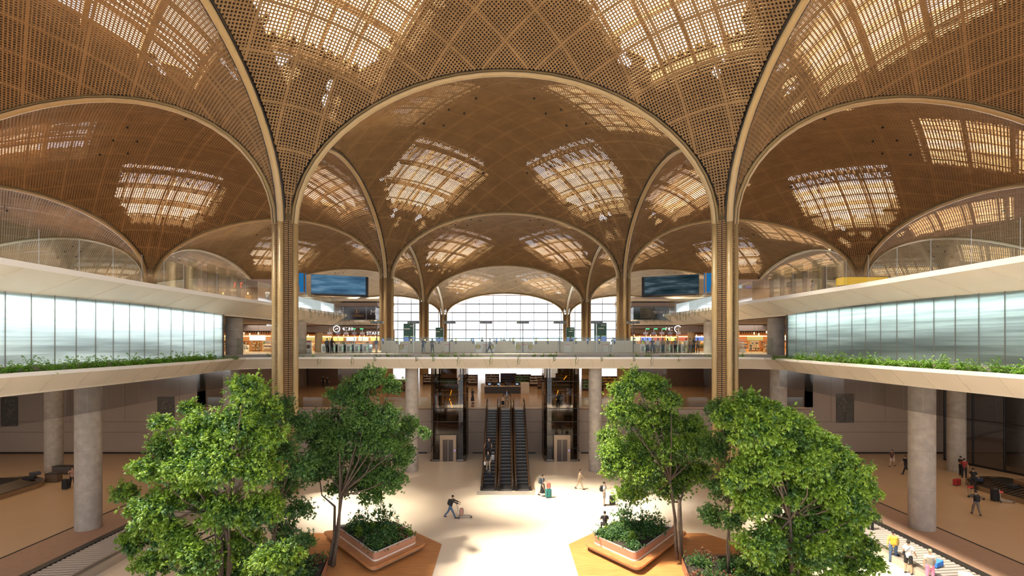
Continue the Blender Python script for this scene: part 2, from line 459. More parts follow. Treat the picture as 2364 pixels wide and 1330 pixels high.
# columns
def column_mesh(z0, z1):
    R = 0.85; rib_r = 0.23
    core = MB().prism([(R*.9,0),(0,R*.9),(-R*.9,0),(0,-R*.9)], z0, z1)
    ribs = []
    for k in range(4):
        a = k*PI/2; ribs.append(MB().cyl(math.cos(a)*R, math.sin(a)*R, z0, z1, rib_r, 20))
    slats = []
    for k in range(4):
        a = k*PI/2; p = Vector((math.cos(a), math.sin(a), 0)); q = Vector((-math.sin(a), math.cos(a), 0)); n = (p+q).normalized()
        e = (q-p).normalized(); L = (q-p).length*R-2*rib_r-0.06; c = (p+q)*R/2
        m = MB(); nz = int((z1-z0)/0.165)
        for s in (-1, 1):
            for i in range(nz):
                z = z0+(i+.5)*(z1-z0)/nz
                a0 = c+n*0.03+e*(s*0.03 if s > 0 else -L/2); a1 = c+n*0.03+e*(L/2 if s > 0 else -0.03)
                m.bar((a0.x, a0.y, z), (a1.x, a1.y, z), 0.05, 0.115)
        slats.append(m)
    return core, ribs, slats
_proto = {}
def column(x, y, z0, zt, label):
    key = (z0, round(zt, 1))
    if key not in _proto:
        root = thing('tree_column', label, 'column', (x, y, 0), group='tree columns', kind='structure')
        core, ribs, slats = column_mesh(z0, zt)
        core.build('core', M_BLACK, root)
        for m in ribs: m.build('rib', M_RIB, root, smooth=True)
        for m in slats: m.build('slat_panel', M_LAT, root)
        _proto[key] = root
    else:
        dup(_proto[key], None, (x, y, 0), label=label)
for y in (42, 78, 114, 150):
    for x in (-54, -18, 18, 54) + ((-90, 90) if y > 50 else ()):
        z0 = 0.0 if (y == 42 and abs(x) == 18) else 11.0
        column(x, y, z0, float(zs_at(y))+0.3, 'slatted gold tree column, %s of centre, %s row' % (('left' if x < 0 else 'right') + {18:'', 54:' second', 90:' third'}[abs(x)], {42:'front', 78:'second', 114:'third', 150:'last'}[y]))
# lining rings where the diamond column meets the vault: the vault surface starts at E=0
# ------------------------------------------------------------------ floors, ledges, walls
def floor_mat():
    m = mat('arrivals_floor', (0.80, 0.70, 0.55), 0.28, noise=(0.25, 0.03), spec=0.4)
    return m
M_FLOOR = floor_mat()
M_FLOORSIDE = mat('side_floor', (0.52, 0.36, 0.22), 0.3, noise=(0.3, 0.04), spec=0.4)
M_CARPET = mat('belt_surround', (0.36, 0.23, 0.16), 0.6, noise=(3, 0.06))
M_FLOOR2 = mat('polished_floor', (0.50, 0.30, 0.15), 0.18, noise=(0.3, 0.06), spec=0.5)
M_SOFFIT = mat('soffit', (0.30, 0.19, 0.11), 0.6)
def struct(name, mb, m, label=None, **k):
    o = mb.build(name, m, **k); tag(o, label, kind='structure'); return o
struct('floor', MB().box(-24.6, 24.6, 5, 57, -0.3, 0), M_FLOOR, 'pale cream arrivals hall floor')
struct('floor_left', MB().box(-70, -28.75, 5, 57, -0.3, 0), M_FLOORSIDE, 'tan floor of the left baggage hall')
struct('floor_right', MB().box(28.75, 70, 5, 57, -0.3, 0), M_FLOORSIDE, 'tan floor of the right baggage hall')
for s, nm in ((-1, 'left'), (1, 'right')):
    x0, x1 = sorted((s*24.6, s*28.6))
    struct('floor_surround_'+nm, MB().box(x0, x1, 5, 57, -0.3, 0.0), M_CARPET, 'darker floor strip beside the %s straight baggage belt' % nm)
    x0, x1 = sorted((s*28.6, s*28.75))
    struct('trim_floor_'+nm, MB().box(x0, x1, 5, 57, -0.3, 0.012), M_BLACK, 'dark joint line in the %s hall floor' % nm)
# end wall with the mezzanine opening
WY = 56.7
struct('wall_back', MB().box(-70, -33.3, WY, WY+.4, 0, 9.9).box(33.3, 70, WY, WY+.4, 0, 9.9).box(-33.3, 33.3, WY, WY+.4, 0, 4.95), M_WALL, 'tan stone end wall of the arrivals hall')
ln = MB()
for z in (1.75, 2.95):
    pass
for z in (2.35, 3.5): ln.box(-70, 70, WY-.012, WY, z-.02, z+.02)
for x in list(range(-66, -33, 6))+list(range(36, 70, 6)): ln.box(x-.012, x+.012, WY-.01, WY, 3.5, 9.9)
for x in (-27, -19, -11.5, 11.5, 19, 27): ln.box(x-.012, x+.012, WY-.01, WY, 0, 4.9)
struct('trim_1', ln, M_LINE, 'dark joints of the end wall cladding')
struct('baseboard_back', MB().box(-70, -8.6, WY-.05, WY, 0, .16).box(-3.6, -2.3, WY-.05, WY, 0, .16).box(2.4, 3.4, WY-.05, WY, 0, .16).box(8.4, 70, WY-.05, WY, 0, .16), M_DARKMETAL, 'dark metal skirting of the end wall')
# mezzanine
struct('floor_mezzanine', MB().box(-33.3, 33.3, WY, 150, 4.9, 5.1), M_FLOOR2, 'polished tan mezzanine floor')
struct('wall_left', MB().box(-70, -69.7, 5, 57, 0, 9.9).box(-34, -33.3, WY, 150, 5.1, 9.9), M_WALL, 'left tan hall wall')
struct('wall_right', MB().box(69.7, 70, 5, 57, 0, 9.9).box(33.3, 34, WY, 150, 5.1, 9.9), M_WALL, 'right tan hall wall')
# departures slab: outline of the void
LIP = [(-21.2, 4), (-21.3, 20), (-21.4, 30), (-21.8, 36), (-22.5, 41), (-23.0, 44), (-22.8, 45.2), (-22.0, 46.0), (-20.5, 46.3), (-10, 46.4), (0, 46.4),
       (10, 46.4), (20.5, 46.3), (22.0, 46.0), (22.8, 45.2), (23.0, 44), (22.5, 41), (21.8, 36), (21.4, 30), (21.3, 20), (21.2, 4)]
# offsets are negative = away from the void (path runs clockwise round it)
def led(prof, m, name, lab, path=LIP, **k):
    return struct(name, MB().sweep(path, [(-o, z) for o, z in prof]), m, lab, **k)
led([(0.0, 10.93), (0.0, 10.80), (1.0, 9.95), (1.05, 9.86), (1.6, 9.86)], M_CREAM, 'ledge_departures', 'cream sloping fascia round the void at departures level')
led([(0.35, 10.72), (0.30, 10.95), (-0.03, 10.95), (-0.03, 10.78), (0.0, 10.78)], M_CREAMW, 'trim_2', 'white lip along the departures ledge')
led([(0.3, 10.75), (1.15, 10.75)], mat('planter_soil', (0.05, 0.035, 0.02), 0.9), 'planter_trough', 'soil trough of the departures ledge')
led([(1.15, 10.7), (1.15, 11.18), (1.35, 11.18), (1.35, 10.7)], mat('upstand_grey', (0.33, 0.30, 0.26), 0.6), 'trim_3', 'grey upstand behind the ledge planting')
# fascia joints
jn = MB()
for i in range(-11, 12):
    x = i*1.95; jn.bar((x, 46.395, 10.8), (x+.35, 47.39, 9.95), 0.025, 0.02)
for s in (-1, 1):
    for k in range(13):
        y = 18+k*2.1; xx = float(np.interp(y, [20, 30, 36, 41, 44], [21.3, 21.4, 21.8, 22.5, 23.0]))
        jn.bar((s*(xx-.01), y, 10.8), (s*(xx+.99), y+.3, 9.94), 0.02, 0.025)
tag(jn.build('trim_4', mat('joint_tan', (0.47, 0.40, 0.30), 0.7)), 'fine panel joints of the departures fascia', kind='structure')
def outer(path, off):            # path offset away from the void
    m = MB().sweep(path, [(-off, 0)]); return [(v[0], v[1]) for v in m.v]
def slab(name, path, off, z0, z1, m, lab, xl=-72, xr=72, yt=150):
    inner = outer(path, off); mb = MB(); n = len(inner)
    out = [(xl, inner[0][1])]
    for p in inner[1:-1]:
        if p[1] < 43: out.append((xl if p[0] < 0 else xr, p[1]))
        else: out.append((max(xl, min(xr, p[0]*1.0)), yt) if abs(p[0]) < 22.5 or True else None)
    out.append((xr, inner[-1][1]))
    # quads between the inner and outer rows
    for z in (z0, z1):
        b = len(mb.v)
        mb.v.extend([(p[0], p[1], z) for p in inner]); mb.v.extend([(p[0], p[1], z) for p in out])
        for i in range(n-1): mb.f.append((b+i, b+i+1, b+n+i+1, b+n+i))
        # fill the two back corners
        for s in (-1, 1):
            cand = [i for i in range(n) if out[i][0] == (xl if s < 0 else xr)]
            i0 = cand[-1] if s < 0 else cand[0]; i1 = i0+1 if s < 0 else i0-1
            k = len(mb.v); mb.v.append(((xl if s < 0 else xr), yt, z)); mb.f.append((b+n+i0, k, b+n+i1))
    return struct(name, mb, m, lab)
slab('floor_departures', LIP, 1.3, 9.9, 11.0, mat('departures_floor', (0.60, 0.50, 0.38), 0.25, noise=(0.4, 0.04)), 'pale departures level floor slab')
slab('ceiling_arrivals', LIP, 1.2, 9.86, 9.87, M_SOFFIT, 'brown ceiling of the arrivals hall')
# upper ledge, one wing each side, ending in a point
def upper(s, nm):
    pth = [(-21.2, 4), (-21.7, 14), (-22.0, 24), (-22.2, 32), (-22.0, 40), (-21.7, 46), (-21.7, 54), (-21.4, 62), (-20.9, 67.8), (-30.5, 76.5), (-72, 76.6)]
    if s > 0: pth = [(-x, y) for x, y in pth][::-1]
    o = led([(0.0, 15.95), (0.0, 15.72), (1.55, 14.62), (1.6, 14.5), (2.2, 14.5)], M_CREAM, 'ledge_upper_'+nm, 'cream sloping fascia of the %s upper gallery, ending in a point' % nm, pth)
    led([(0.4, 15.8), (0.36, 15.98), (-0.03, 15.98), (-0.03, 15.70), (0.0, 15.70)], M_CREAMW, 'trim_upper_'+nm, 'pale lip of the %s upper ledge' % nm, pth)
    ins = [(p[0], p[1]) for p in outer(pth, 1.6)]
    poly = ins+([(-72, 4)] if s < 0 else [(72, 4)])
    struct('floor_upper_'+nm, MB().prism(poly[::-1], 14.5, 14.52), M_SOFFIT, 'timber soffit under the %s upper gallery' % nm)
    ins = [(p[0], p[1]) for p in outer(pth, 0.3)]
    poly = ins+([(-72, 4)] if s < 0 else [(72, 4)])
    struct('floor_gallery_'+nm, MB().prism(poly[::-1], 15.6, 15.8), M_FLOOR2, '%s upper gallery floor' % nm)
    jn = MB()
    for k in range(17):
        y = 14+k*3.2; xx = float(np.interp(y, [4, 14, 24, 32, 40, 46, 54, 62, 68], [21.2, 21.7, 22, 22.2, 22, 21.7, 21.7, 21.4, 20.9]))
        jn.bar((s*(xx-.01), y, 15.7), (s*(xx+1.52), y-1.3, 14.63), 0.02, 0.025)
    tag(jn.build('trim_joint_'+nm, MATS['joint_tan']), 'fine joints of the %s upper fascia' % nm, kind='structure')
upper(-1, 'left'); upper(1, 'right')
# window wall at the far end
WD = 150.6
M_MULL = mat('mullion', (0.10, 0.08, 0.085), 0.5)
wroot = thing('window_1', 'tall arched curtain wall of glass at the far end of the hall', 'window', kind='structure')
fr = MB()
for i in range(-23, 24):
    x = i*4.0+0.5; fr.box(x-.08, x+.08, WD-.1, WD+.1, 11, 33)
for k in range(8):
    z = 13.4+k*2.52; fr.box(-92, 92, WD-.12, WD+.12, z-.13, z+.13)
fr.build('mullions', M_MULL, wroot)
MB().box(-92, 92, WD+.12, WD+.14, 11, 34).build('glass', glassy('window_glass', (0.97, 0.99, 1.0), 0.02, 0.95), wroot)
# infill between end arches and the last roof line: lattice spandrels are the vault itself
MB().box(-92, -20, WD+3, WD+3.2, 5, 11).box(20, 92, WD+3, WD+3.2, 5, 11)
# outside: apron and low buildings
struct('ground', MB().box(-900, 900, 152, 1500, 4.0, 4.1), mat('apron', (0.42, 0.46, 0.46), 0.8, noise=(0.02, 0.1)), 'pale airport apron outside the window')
gb = MB()
rnd = random.Random(4)
for (x, y, w, h) in ((-95, 640, 120, 13), (60, 600, 110, 16), (260, 700, 200, 14), (-330, 720, 180, 15), (-5, 900, 120, 24)):
    b = thing('hangar', 'pale blue low airport building seen through the window, %s' % ('left' if x < 0 else ('centre' if x < 100 else 'far right')) + (' at %d hundred paces' % (y//100)), 'building', (x, y, 4.1), group='airport buildings outside')
    MB().box(-w/2, w/2, -15, 15, 0, h).build('wall', mat('haze_blue', (0.30, 0.42, 0.50), 0.8), b)
    MB().box(-w/2-1, w/2+1, -16, 16, h, h+.8).build('roof', mat('haze_roof', (0.45, 0.55, 0.60), 0.8), b)
# concrete columns
def ccol(x, y, z0, z1, r, lab):
    o = thing('round_column', lab, 'column', (x, y, 0), kind='structure', group='round concrete columns')
    MB().cyl(0, 0, z0, z1, r, 40).build('shaft', M_CONC, o, smooth=False)
    j = MB()
    for z in np.arange(z0+2.6, z1, 2.6): j.cyl(0, 0, z-.012, z+.012, r+.004, 40)
    j.build('joint', mat('conc_joint', (0.26, 0.23, 0.20), 0.8), o)
for s, nm in ((-1, 'left'), (1, 'right')):
    ccol(s*27.6, 34.0, 0, 9.9, .74, 'thick concrete column nearest the camera on the %s' % nm)
    ccol(s*42.9, 48.8, 0, 9.9, .72, 'concrete column beside the %s oval carousel' % nm)
    ccol(s*8.75 - .15, 49.0, 0, 9.9, .62, 'concrete column between %s lift and trees' % nm)
    ccol(s*26.2, 49.2, 0, 9.9, .74, 'concrete column behind the %s trees' % nm)
    ccol(s*24.9, 47.2, 11, 14.6, .72, 'concrete column on departures level at the end of the %s frosted glass' % nm)
    ccol(s*23.2, 58.0, 11, 14.6, .72, 'concrete column on departures level partly behind the %s tree column' % nm)

# ceiling lamps of the side halls and the mezzanine
def lampa(x, y, z, e, sx, sy, col=(1.0, 0.74, 0.48)):
    ld = bpy.data.lights.new('ceiling_lamp', 'AREA'); ld.shape = 'RECTANGLE'; ld.size = sx; ld.size_y = sy; ld.energy = e; ld.color = col
    lo = bpy.data.objects.new('ceiling_lamp', ld); SC.collection.objects.link(lo); lo.location = (x, y, z)
for s in (-1, 1):
    lampa(s*40, 36, 9.7, 1300, 24, 30)
lampa(0, 52, 9.7, 260, 36, 4); [lampa(s*27.5, 63, 14.4, 260, 9, 3, (1.0, .95, .88)) for s in (-1, 1)]; lampa(0, 72, 9.6, 1700, 56, 24); lampa(0, 104, 9.6, 1700, 56, 30)
# ------------------------------------------------------------------ frosted glass walls beside the void
def frosted(name, col, a):
    m = bpy.data.materials.new(name); m.use_nodes = True; nt = m.node_tree; nt.nodes.clear(); MATS[name] = m
    out = nt.nodes.new('ShaderNodeOutputMaterial'); tl = nt.nodes.new('ShaderNodeBsdfTranslucent'); gl = nt.nodes.new('ShaderNodeBsdfGlossy'); mx = nt.nodes.new('ShaderNodeMixShader')
    tc = nt.nodes.new('ShaderNodeTexCoord'); mp = nt.nodes.new('ShaderNodeMapping'); nz = nt.nodes.new('ShaderNodeTexNoise'); rp = nt.nodes.new('ShaderNodeValToRGB')
    mp.inputs['Scale'].default_value = (0.05, 0.06, 2.2); nz.inputs['Scale'].default_value = 1.3; nz.inputs['Detail'].default_value = 5; nz.inputs['Roughness'].default_value = 0.65
    nt.links.new(tc.outputs['Object'], mp.inputs[0]); nt.links.new(mp.outputs[0], nz.inputs['Vector']); nt.links.new(nz.outputs[0], rp.inputs[0])
    rp.color_ramp.elements[0].position = 0.36; rp.color_ramp.elements[0].color = tuple(c*a for c in col)+(1,)
    rp.color_ramp.elements[1].position = 0.6; rp.color_ramp.elements[1].color = tuple(col)+(1,)
    bp = nt.nodes.new('ShaderNodeBump'); bp.inputs['Strength'].default_value = 0.25; bp.inputs['Distance'].default_value = 0.1
    nt.links.new(nz.outputs[0], bp.inputs['Height']); nt.links.new(bp.outputs[0], gl.inputs['Normal'])
    nt.links.new(rp.outputs[0], tl.inputs[0]); gl.inputs['Roughness'].default_value = 0.3; gl.inputs['Color'].default_value = (0.8, 0.92, 0.95, 1); mx.inputs[0].default_value = 0.10
    nt.links.new(tl.outputs[0], mx.inputs[1]); nt.links.new(gl.outputs[0], mx.inputs[2]); nt.links.new(mx.outputs[0], out.inputs[0])
    return m
SIDE = ((-1, 'left'), (1, 'right'))
for s, nm in SIDE:
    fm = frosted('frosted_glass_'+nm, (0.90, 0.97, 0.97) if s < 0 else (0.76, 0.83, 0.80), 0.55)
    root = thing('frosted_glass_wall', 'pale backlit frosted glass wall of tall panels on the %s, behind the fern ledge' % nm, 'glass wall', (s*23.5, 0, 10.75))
    for k in range(20):
        y1 = 42.7-k*1.33; y0 = y1-1.33
        MB().box(-.03, .03, y0+.015, y1-.015, 0, 4.0).build('glass_panel', fm, root)
        MB().box(-.06 if s > 0 else .03, -.03 if s > 0 else .06, y0-.02, y0+.02, 0, 4.0).build('mullion', M_STEEL, root)
    MB().box(-.08, .08, 42.66, 42.82, 0, 4.0).build('end_post', M_BROWN, root)
    # the lit room behind the glass
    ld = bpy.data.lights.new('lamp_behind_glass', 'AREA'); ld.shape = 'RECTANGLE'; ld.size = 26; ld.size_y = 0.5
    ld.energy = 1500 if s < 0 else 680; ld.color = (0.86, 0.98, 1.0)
    lo = bpy.data.objects.new('lamp_behind_glass', ld); SC.collection.objects.link(lo)
    lo.location = (s*24.75, 29, 14.25); lo.rotation_euler = Vector((s*2.0, 0, 0.55)).to_track_quat('Z', 'Y').to_euler()
    # long side stays horizontal
    lo.rotation_euler = (Matrix(((0, -s*0.1, s*0.995), (s, 0, 0), (0, 0.995, 0.1)))).to_euler()
    struct('wall_office_'+nm, MB().box(min(s*27.4, s*27.6), max(s*27.4, s*27.6), 12, 43, 11, 14.5).box(min(s*23.6, s*27.5), max(s*23.6, s*27.5), 42.5, 42.6, 11, 14.5), M_CREAMW, 'white room wall behind the %s frosted glass' % nm)
# ------------------------------------------------------------------ glass balustrades
def glass_run(name, label, pts, z0, z1, m=M_GLASS, pan=1.9, thick=0.02, cat='balustrade', joint=None):
    root = thing(name, label, cat, (0, 0, 0))
    for a, b in zip(pts[:-1], pts[1:]):
        a = Vector(a); b = Vector(b); L = (b-a).length; n = max(1, round(L/pan)); d = (b-a)/n
        for k in range(n):
            p = a+d*k+d.normalized()*.012; q = a+d*(k+1)-d.normalized()*.012
            mb = MB().bar((p.x, p.y, (z0+z1)/2), (q.x, q.y, (z0+z1)/2), thick, z1-z0); mb.build('glass_panel', m, root)
            if joint: MB().bar((p.x, p.y, z0), (p.x, p.y, z1), 0.012).build('joint_clip', M_STEEL, root)
    return root
lip_in = outer(LIP, 1.25)
mid = [p for p in lip_in if p[1] > 44.5]
glass_run('glass_balustrade', 'clear glass balustrade along the front of departures level', mid, 11.18, 12.65, pan=2.6, joint=True)
for s, nm in SIDE:
    pth = [(-22.45, 20), (-22.65, 32), (-22.45, 40), (-22.15, 46), (-22.15, 54), (-21.9, 61), (-21.5, 67.3)]
    pth = [(-s*x, y) for x, y in pth]
    glass_run('gallery_balustrade', 'tall clear glass balustrade on the %s upper gallery ledge' % nm, pth, 15.8, 17.75, pan=2.2, joint=True)
    for k, y in enumerate((37.0, 39.4, 40.9, 42.6, 44.3)):
        o = MB().box(-.16, .16, -.05, .05, 0, 1.95).build('bronze_post', M_BROWN, None, (s*23.0, y, 15.8), bevel=.01)
        tag(o, 'bronze screen post on the %s gallery, %s counting away from the camera' % (nm, ['first', 'second', 'third', 'fourth', 'last'][k]), 'post', 'bronze posts on the %s gallery' % nm)
        if k < 4:
            o = MB().box(-.012, .012, 0, 1.25, 0, 2.6).build('screen_glass', M_GLASS, None, (s*23.0, y+.2, 15.8))
            tag(o, 'clear glass screen beside a bronze post on the %s gallery, %s from the camera' % (nm, ['first', 'second', 'third', 'fourth'][k]), 'glass screen', 'glass screens on the %s gallery' % nm)
    # added glow panels that stand in for the bright balustrade glass, behind the plants
    r = thing('parapet_glow', 'added white glow for the balustrade glass on the %s gallery near its pointed end' % nm, 'glow_panel', (s*22.4, 51.5, 15.9))
    for k in range(4):
        MB().box(-.03, .03, k*3.9+.03, k*3.9+3.87, 0.1, 1.35).build('glow_patch', emis('glow_white', (0.86, 0.95, 1.0), 0.95), r)
    MB().box(-.05, .05, 0, 15.6, 0, .1).box(-.05, .05, 0, 15.6, 1.35, 1.4).build('frame', M_STEEL, r)
# smoke curtain of glass hanging under the departures ledge
for s, nm in SIDE:
    pts = [(s*x, y) for x, y in ((23.2, 20), (23.3, 30), (23.8, 36), (24.4, 41), (24.6, 46))]
    glass_run('smoke_curtain', 'hanging glass smoke curtain under the %s departures ledge' % nm, pts, 8.35, 9.86, m=glassy('curtain_glass', (0.97, 0.97, 0.97), 0.0, 0.97, .12, (.25,.25,.25)), pan=1.5, cat='glass curtain')
# ------------------------------------------------------------------ lifts
def lift(x, nm):
    r = thing('glass_lift', 'dark glass lift shaft with a steel door, %s of the escalators' % nm, 'elevator', (x, 52.9, 0))
    W = 1.83; Dp = 3.5; c = .55
    rnd_ = [(-W, c), (-W+.16, c*.35), (-W+c*.5, 0.03), (-W+c+.2, 0), (W-c-.2, 0), (W-c*.5, 0.03), (W-.16, c*.35), (W, c), (W, Dp), (-W, Dp)]
    for a, b in zip(rnd_[:-2], rnd_[1:-1]):
        if abs(a[0]+b[0]) < 0.1:       # the front face leaves room for the door below
            MB().box(-W+c+.2, -.84, 0, .02, .18, 9.8).box(.84, W-c-.2, 0, .02, .18, 9.8).box(-.84, .84, 0, .02, 2.72, 9.8).build('glass_front', M_GLASSD, r)
        else:
            MB().bar((a[0], a[1], 4.99), (b[0], b[1], 4.99), .02, 9.62).build('glass_corner', M_GLASSD, r)
    for s in (-1, 1): MB().box(s*W-.012, s*W+.012, c, Dp, .18, 9.8).build('glass_side', M_GLASSD, r)
    for z in (1.36, 2.75, 4.10, 5.47, 6.85, 8.24):
        m = MB()
        for a, b in zip(rnd_, rnd_[1:]+rnd_[:1]):
            if z < 2.7 and abs(a[0]+b[0]) < .1 and a[1] < 1:
                m.bar((a[0], a[1]-.02, z), (-.86, -.02, z), .06, .06); m.bar((.86, -.02, z), (b[0], b[1]-.02, z), .06, .06); continue
            m.bar((a[0], a[1]-.02, z), (b[0], b[1]-.02, z), .07, .07)
        m.build('ring_band', M_DARKMETAL, r)
    for px, py in ((-1.28, .12), (1.28, .12), (-1.28, 3.2), (1.28, 3.2)):
        MB().box(px-.07, px+.07, py-.07, py+.07, 0, 9.8).build('guide_post', M_DARKMETAL, r)
    MB().box(-.84, -.53, -.06, .2, 0, 2.72).box(.53, .84, -.06, .2, 0, 2.72).box(-.53, .53, -.06, .2, 2.25, 2.72).build('door_frame', mat('warm_steel', (0.36, 0.27, 0.19), 0.35, 0.6), r)
    d = MB().box(-.53, .0, .02, .06, 0, 2.25).box(.005, .53, .02, .06, 0, 2.25).build('door', mat('door_glass', (0.10, 0.08, 0.07), 0.2, 0.3), r)
    MB().box(-.02, .02, .0, .08, 0.05, 2.2).build('door_seam', M_STEEL, d)
    MB().box(.66, .74, -.08, -.05, 1.05, 1.25).build('call_panel', emis('call_blue', (0.4, 0.4, 1), .9), r)
    m = MB()
    for a, b in zip(rnd_[:3], rnd_[1:4]): m.bar((a[0], a[1]-.1, .16), (b[0], b[1]-.1, .16), .08, .08)
    for a, b in zip(rnd_[4:7], rnd_[5:8]): m.bar((a[0], a[1]-.1, .16), (b[0], b[1]-.1, .16), .08, .08)
    m.box(-W+c, -.9, -.12, -.04, .12, .2).box(.9, W-c, -.12, -.04, .12, .2).build('bumper_rail', M_STEEL, r)
    MB().box(-W, -.86, .05, Dp, 0, .18).box(.86, W, .05, Dp, 0, .18).build('base', M_BROWN, r)
    cab = MB().box(-1.15, 1.15, .5, 3.1, 4.85, 5.1).box(-1.15, 1.15, .5, 3.1, 7.5, 7.75).box(-1.15, -1.05, 3.0, 3.1, 5.1, 7.5).box(1.05, 1.15, 3.0, 3.1, 5.1, 7.5).build('cab', mat('cab_dark', (0.12, 0.09, 0.07), 0.4, 0.3), r)
    MB().box(-.75, -.62, 2.9, 3.1, 5.1, 7.4).box(.62, .75, 2.9, 3.1, 5.1, 7.4).box(-.75, .75, 2.9, 3.1, 7.2, 7.4).build('cab_door_frame', MATS['warm_steel'], cab)
    MB().box(-.55, .55, 3.2, 3.25, 3.7, 4.55).build('shaft_panel', M_CREAM, r)
    MB().box(-1.3, 1.3, 3.3, 3.42, 0, 3.2).box(-1.3, 1.3, 3.3, 3.42, 3.4, 3.6).box(-1.2, 1.2, 1, 1.12, 3.25, 3.5).box(-1.2, 1.2, 1.4, 1.6, 2.8, 2.9).build('machine_beam', MATS['cab_dark'], r)
    y0 = -.05 if x < 0 else -.3
    lm = MB().bar((y0, 2.6, 6.5), (y0+.15, 2.5, 7.1), .07).bar((y0-.1, 2.6, 6.0), (y0-.02, 2.6, 6.2), .07)
    if x < 0: lm.bar((.0, 2.4, 5.95), (.2, 2.4, 5.2), .08)
    lm.bar((.9-.5*(x > 0), 2, 8.3), (1.2-.5*(x > 0), 2, 8.7), .07)
    lm.build('lamp_strip', emis('amber_strip', (1.0, 0.5, 0.05), 3.0), r)
lift(-5.88, 'left'); lift(5.88, 'right')
# ------------------------------------------------------------------ escalators
M_STEP = mat('step_black', (0.03, 0.03, 0.032), 0.45, 0.4)
M_COPPER = mat('copper_skirt', (0.34, 0.19, 0.09), 0.28, 0.85)
M_RUBBER = mat('handrail_rubber', (0.02, 0.02, 0.02), 0.45)
Y0, Y1, ZT = 44.2, 55.2, 5.1
def esc_z(y): return 0.0 if y < Y0 else (ZT if y > Y1 else ZT*(y-Y0)/(Y1-Y0))
def escalator(x, which):
    r = thing('escalator', '%s escalator of the three, black steps between copper-coloured sides' % which, 'escalator', (x, 0, 0), group='escalators')
    st = MB(); st.box(-.48, .48, 42.9, Y0, .0, .05)
    n = 25; dy = (Y1-Y0)/n; dz = ZT/n
    for i in range(n):
        st.box(-.48, .48, Y0+i*dy, Y0+(i+1)*dy+.02, max(-.05, (i-1)*dz), (i+1)*dz)
    st.build('steps', M_STEP, r)
    ed = MB()
    for i in range(n): ed.box(-.47, .47, Y0+i*dy-.012, Y0+i*dy+.012, (i+1)*dz-.035, (i+1)*dz+.003)
    ed.build('step_edges', mat('step_edge', (0.20, 0.20, 0.20), 0.4, 0.5), r)
    MB().box(-.48, .48, 42.3, 42.9, 0, .03).build('comb_plate', M_STEEL, r)
    MB().box(-.48, .48, Y1, 57.0, ZT-.05, ZT+.02).build('top_plate', M_STEEL, r)
    for s in (-1, 1):
        pts = [(s*.58, 42.6, 0), (s*.58, Y0-.3, 0), (s*.58, Y0+.5, .2), (s*.58, Y1-.4, ZT-.15), (s*.58, Y1+.5, ZT), (s*.58, 57.2, ZT)]
        sk = MB()
        for a, b in zip(pts[:-1], pts[1:]): sk.bar((a[0], a[1], a[2]+.12), (b[0], b[1], b[2]+.12), .17, .36)
        sk.build('skirt', M_COPPER, r)
        gl = MB()
        for a, b in zip(pts[:-1], pts[1:]):
            a2 = Vector(a); b2 = Vector(b); x0 = s*.58
            gl.add([(x0-.008, a2.y, a2.z+.28), (x0-.008, b2.y, b2.z+.28), (x0-.008, b2.y, b2.z+.93), (x0-.008, a2.y, a2.z+.93), (x0+.008, a2.y, a2.z+.28), (x0+.008, b2.y, b2.z+.28), (x0+.008, b2.y, b2.z+.93), (x0+.008, a2.y, a2.z+.93)],
                   [(0,1,2,3), (4,7,6,5), (0,4,5,1), (3,2,6,7), (0,3,7,4), (1,5,6,2)])
        gl.build('glass_side', glassy('amber_glass', (0.62, 0.48, 0.36), 0.1, .85), r)
        hp = [(s*.58, 42.65, .3), (s*.58, 42.3, .5), (s*.58, 42.25, .78), (s*.58, 42.5, .95)]+[(q[0], q[1], q[2]+.96) for q in pts[1:]]+[(s*.58, 57.5, ZT+.8), (s*.58, 57.4, ZT+.45)]
        MB().tube(hp, .042, 8).build('handrail', M_RUBBER, r, smooth=True)
        MB().tube([(q[0], q[1]-.01, q[2]-.05) for q in hp[3:-2]], .03, 6).build('rail_channel', M_STEEL, r, smooth=True)
        MB().cyl(s*.58, 42.55, 0, .3, .1, 12).build('newel_base', M_DARKMETAL, r)
    tr = MB().add([(-.66, Y0, -.05), (.66, Y0, -.05), (.66, WY, ZT-.1), (-.66, WY, ZT-.1), (-.66, Y0, -.04), (.66, Y0, -.04), (.66, WY, .0), (-.66, WY, .0)], [(0,1,2,3), (0,4,7,3), (1,2,6,5)])
    tr.build('truss_side', mat('truss_cladding', (0.10, 0.075, 0.055), 0.4, 0.3), r)
    return r
for x, w in ((-1.38, 'leftmost'), (0.06, 'middle'), (1.50, 'rightmost')): escalator(x, w)
o = MB().box(-2.3, 2.45, 41.3, 42.3, 0, .012).build('landing_mat', mat('landing', (0.55, 0.50, 0.43), 0.3, 0.3)); tag(o, 'pale metal landing plate at the foot of the three escalators', 'floor plate')
# mezzanine edge glass
glass_run('mezzanine_balustrade', 'clear glass balustrade at the mezzanine edge left of the lifts', [(-33, 56.9), (-8.0, 56.9)], 5.1, 6.2, pan=2)
glass_run('mezzanine_balustrade', 'clear glass balustrade at the mezzanine edge right of the lifts', [(8.0, 56.9), (33, 56.9)], 5.1, 6.2, pan=2)
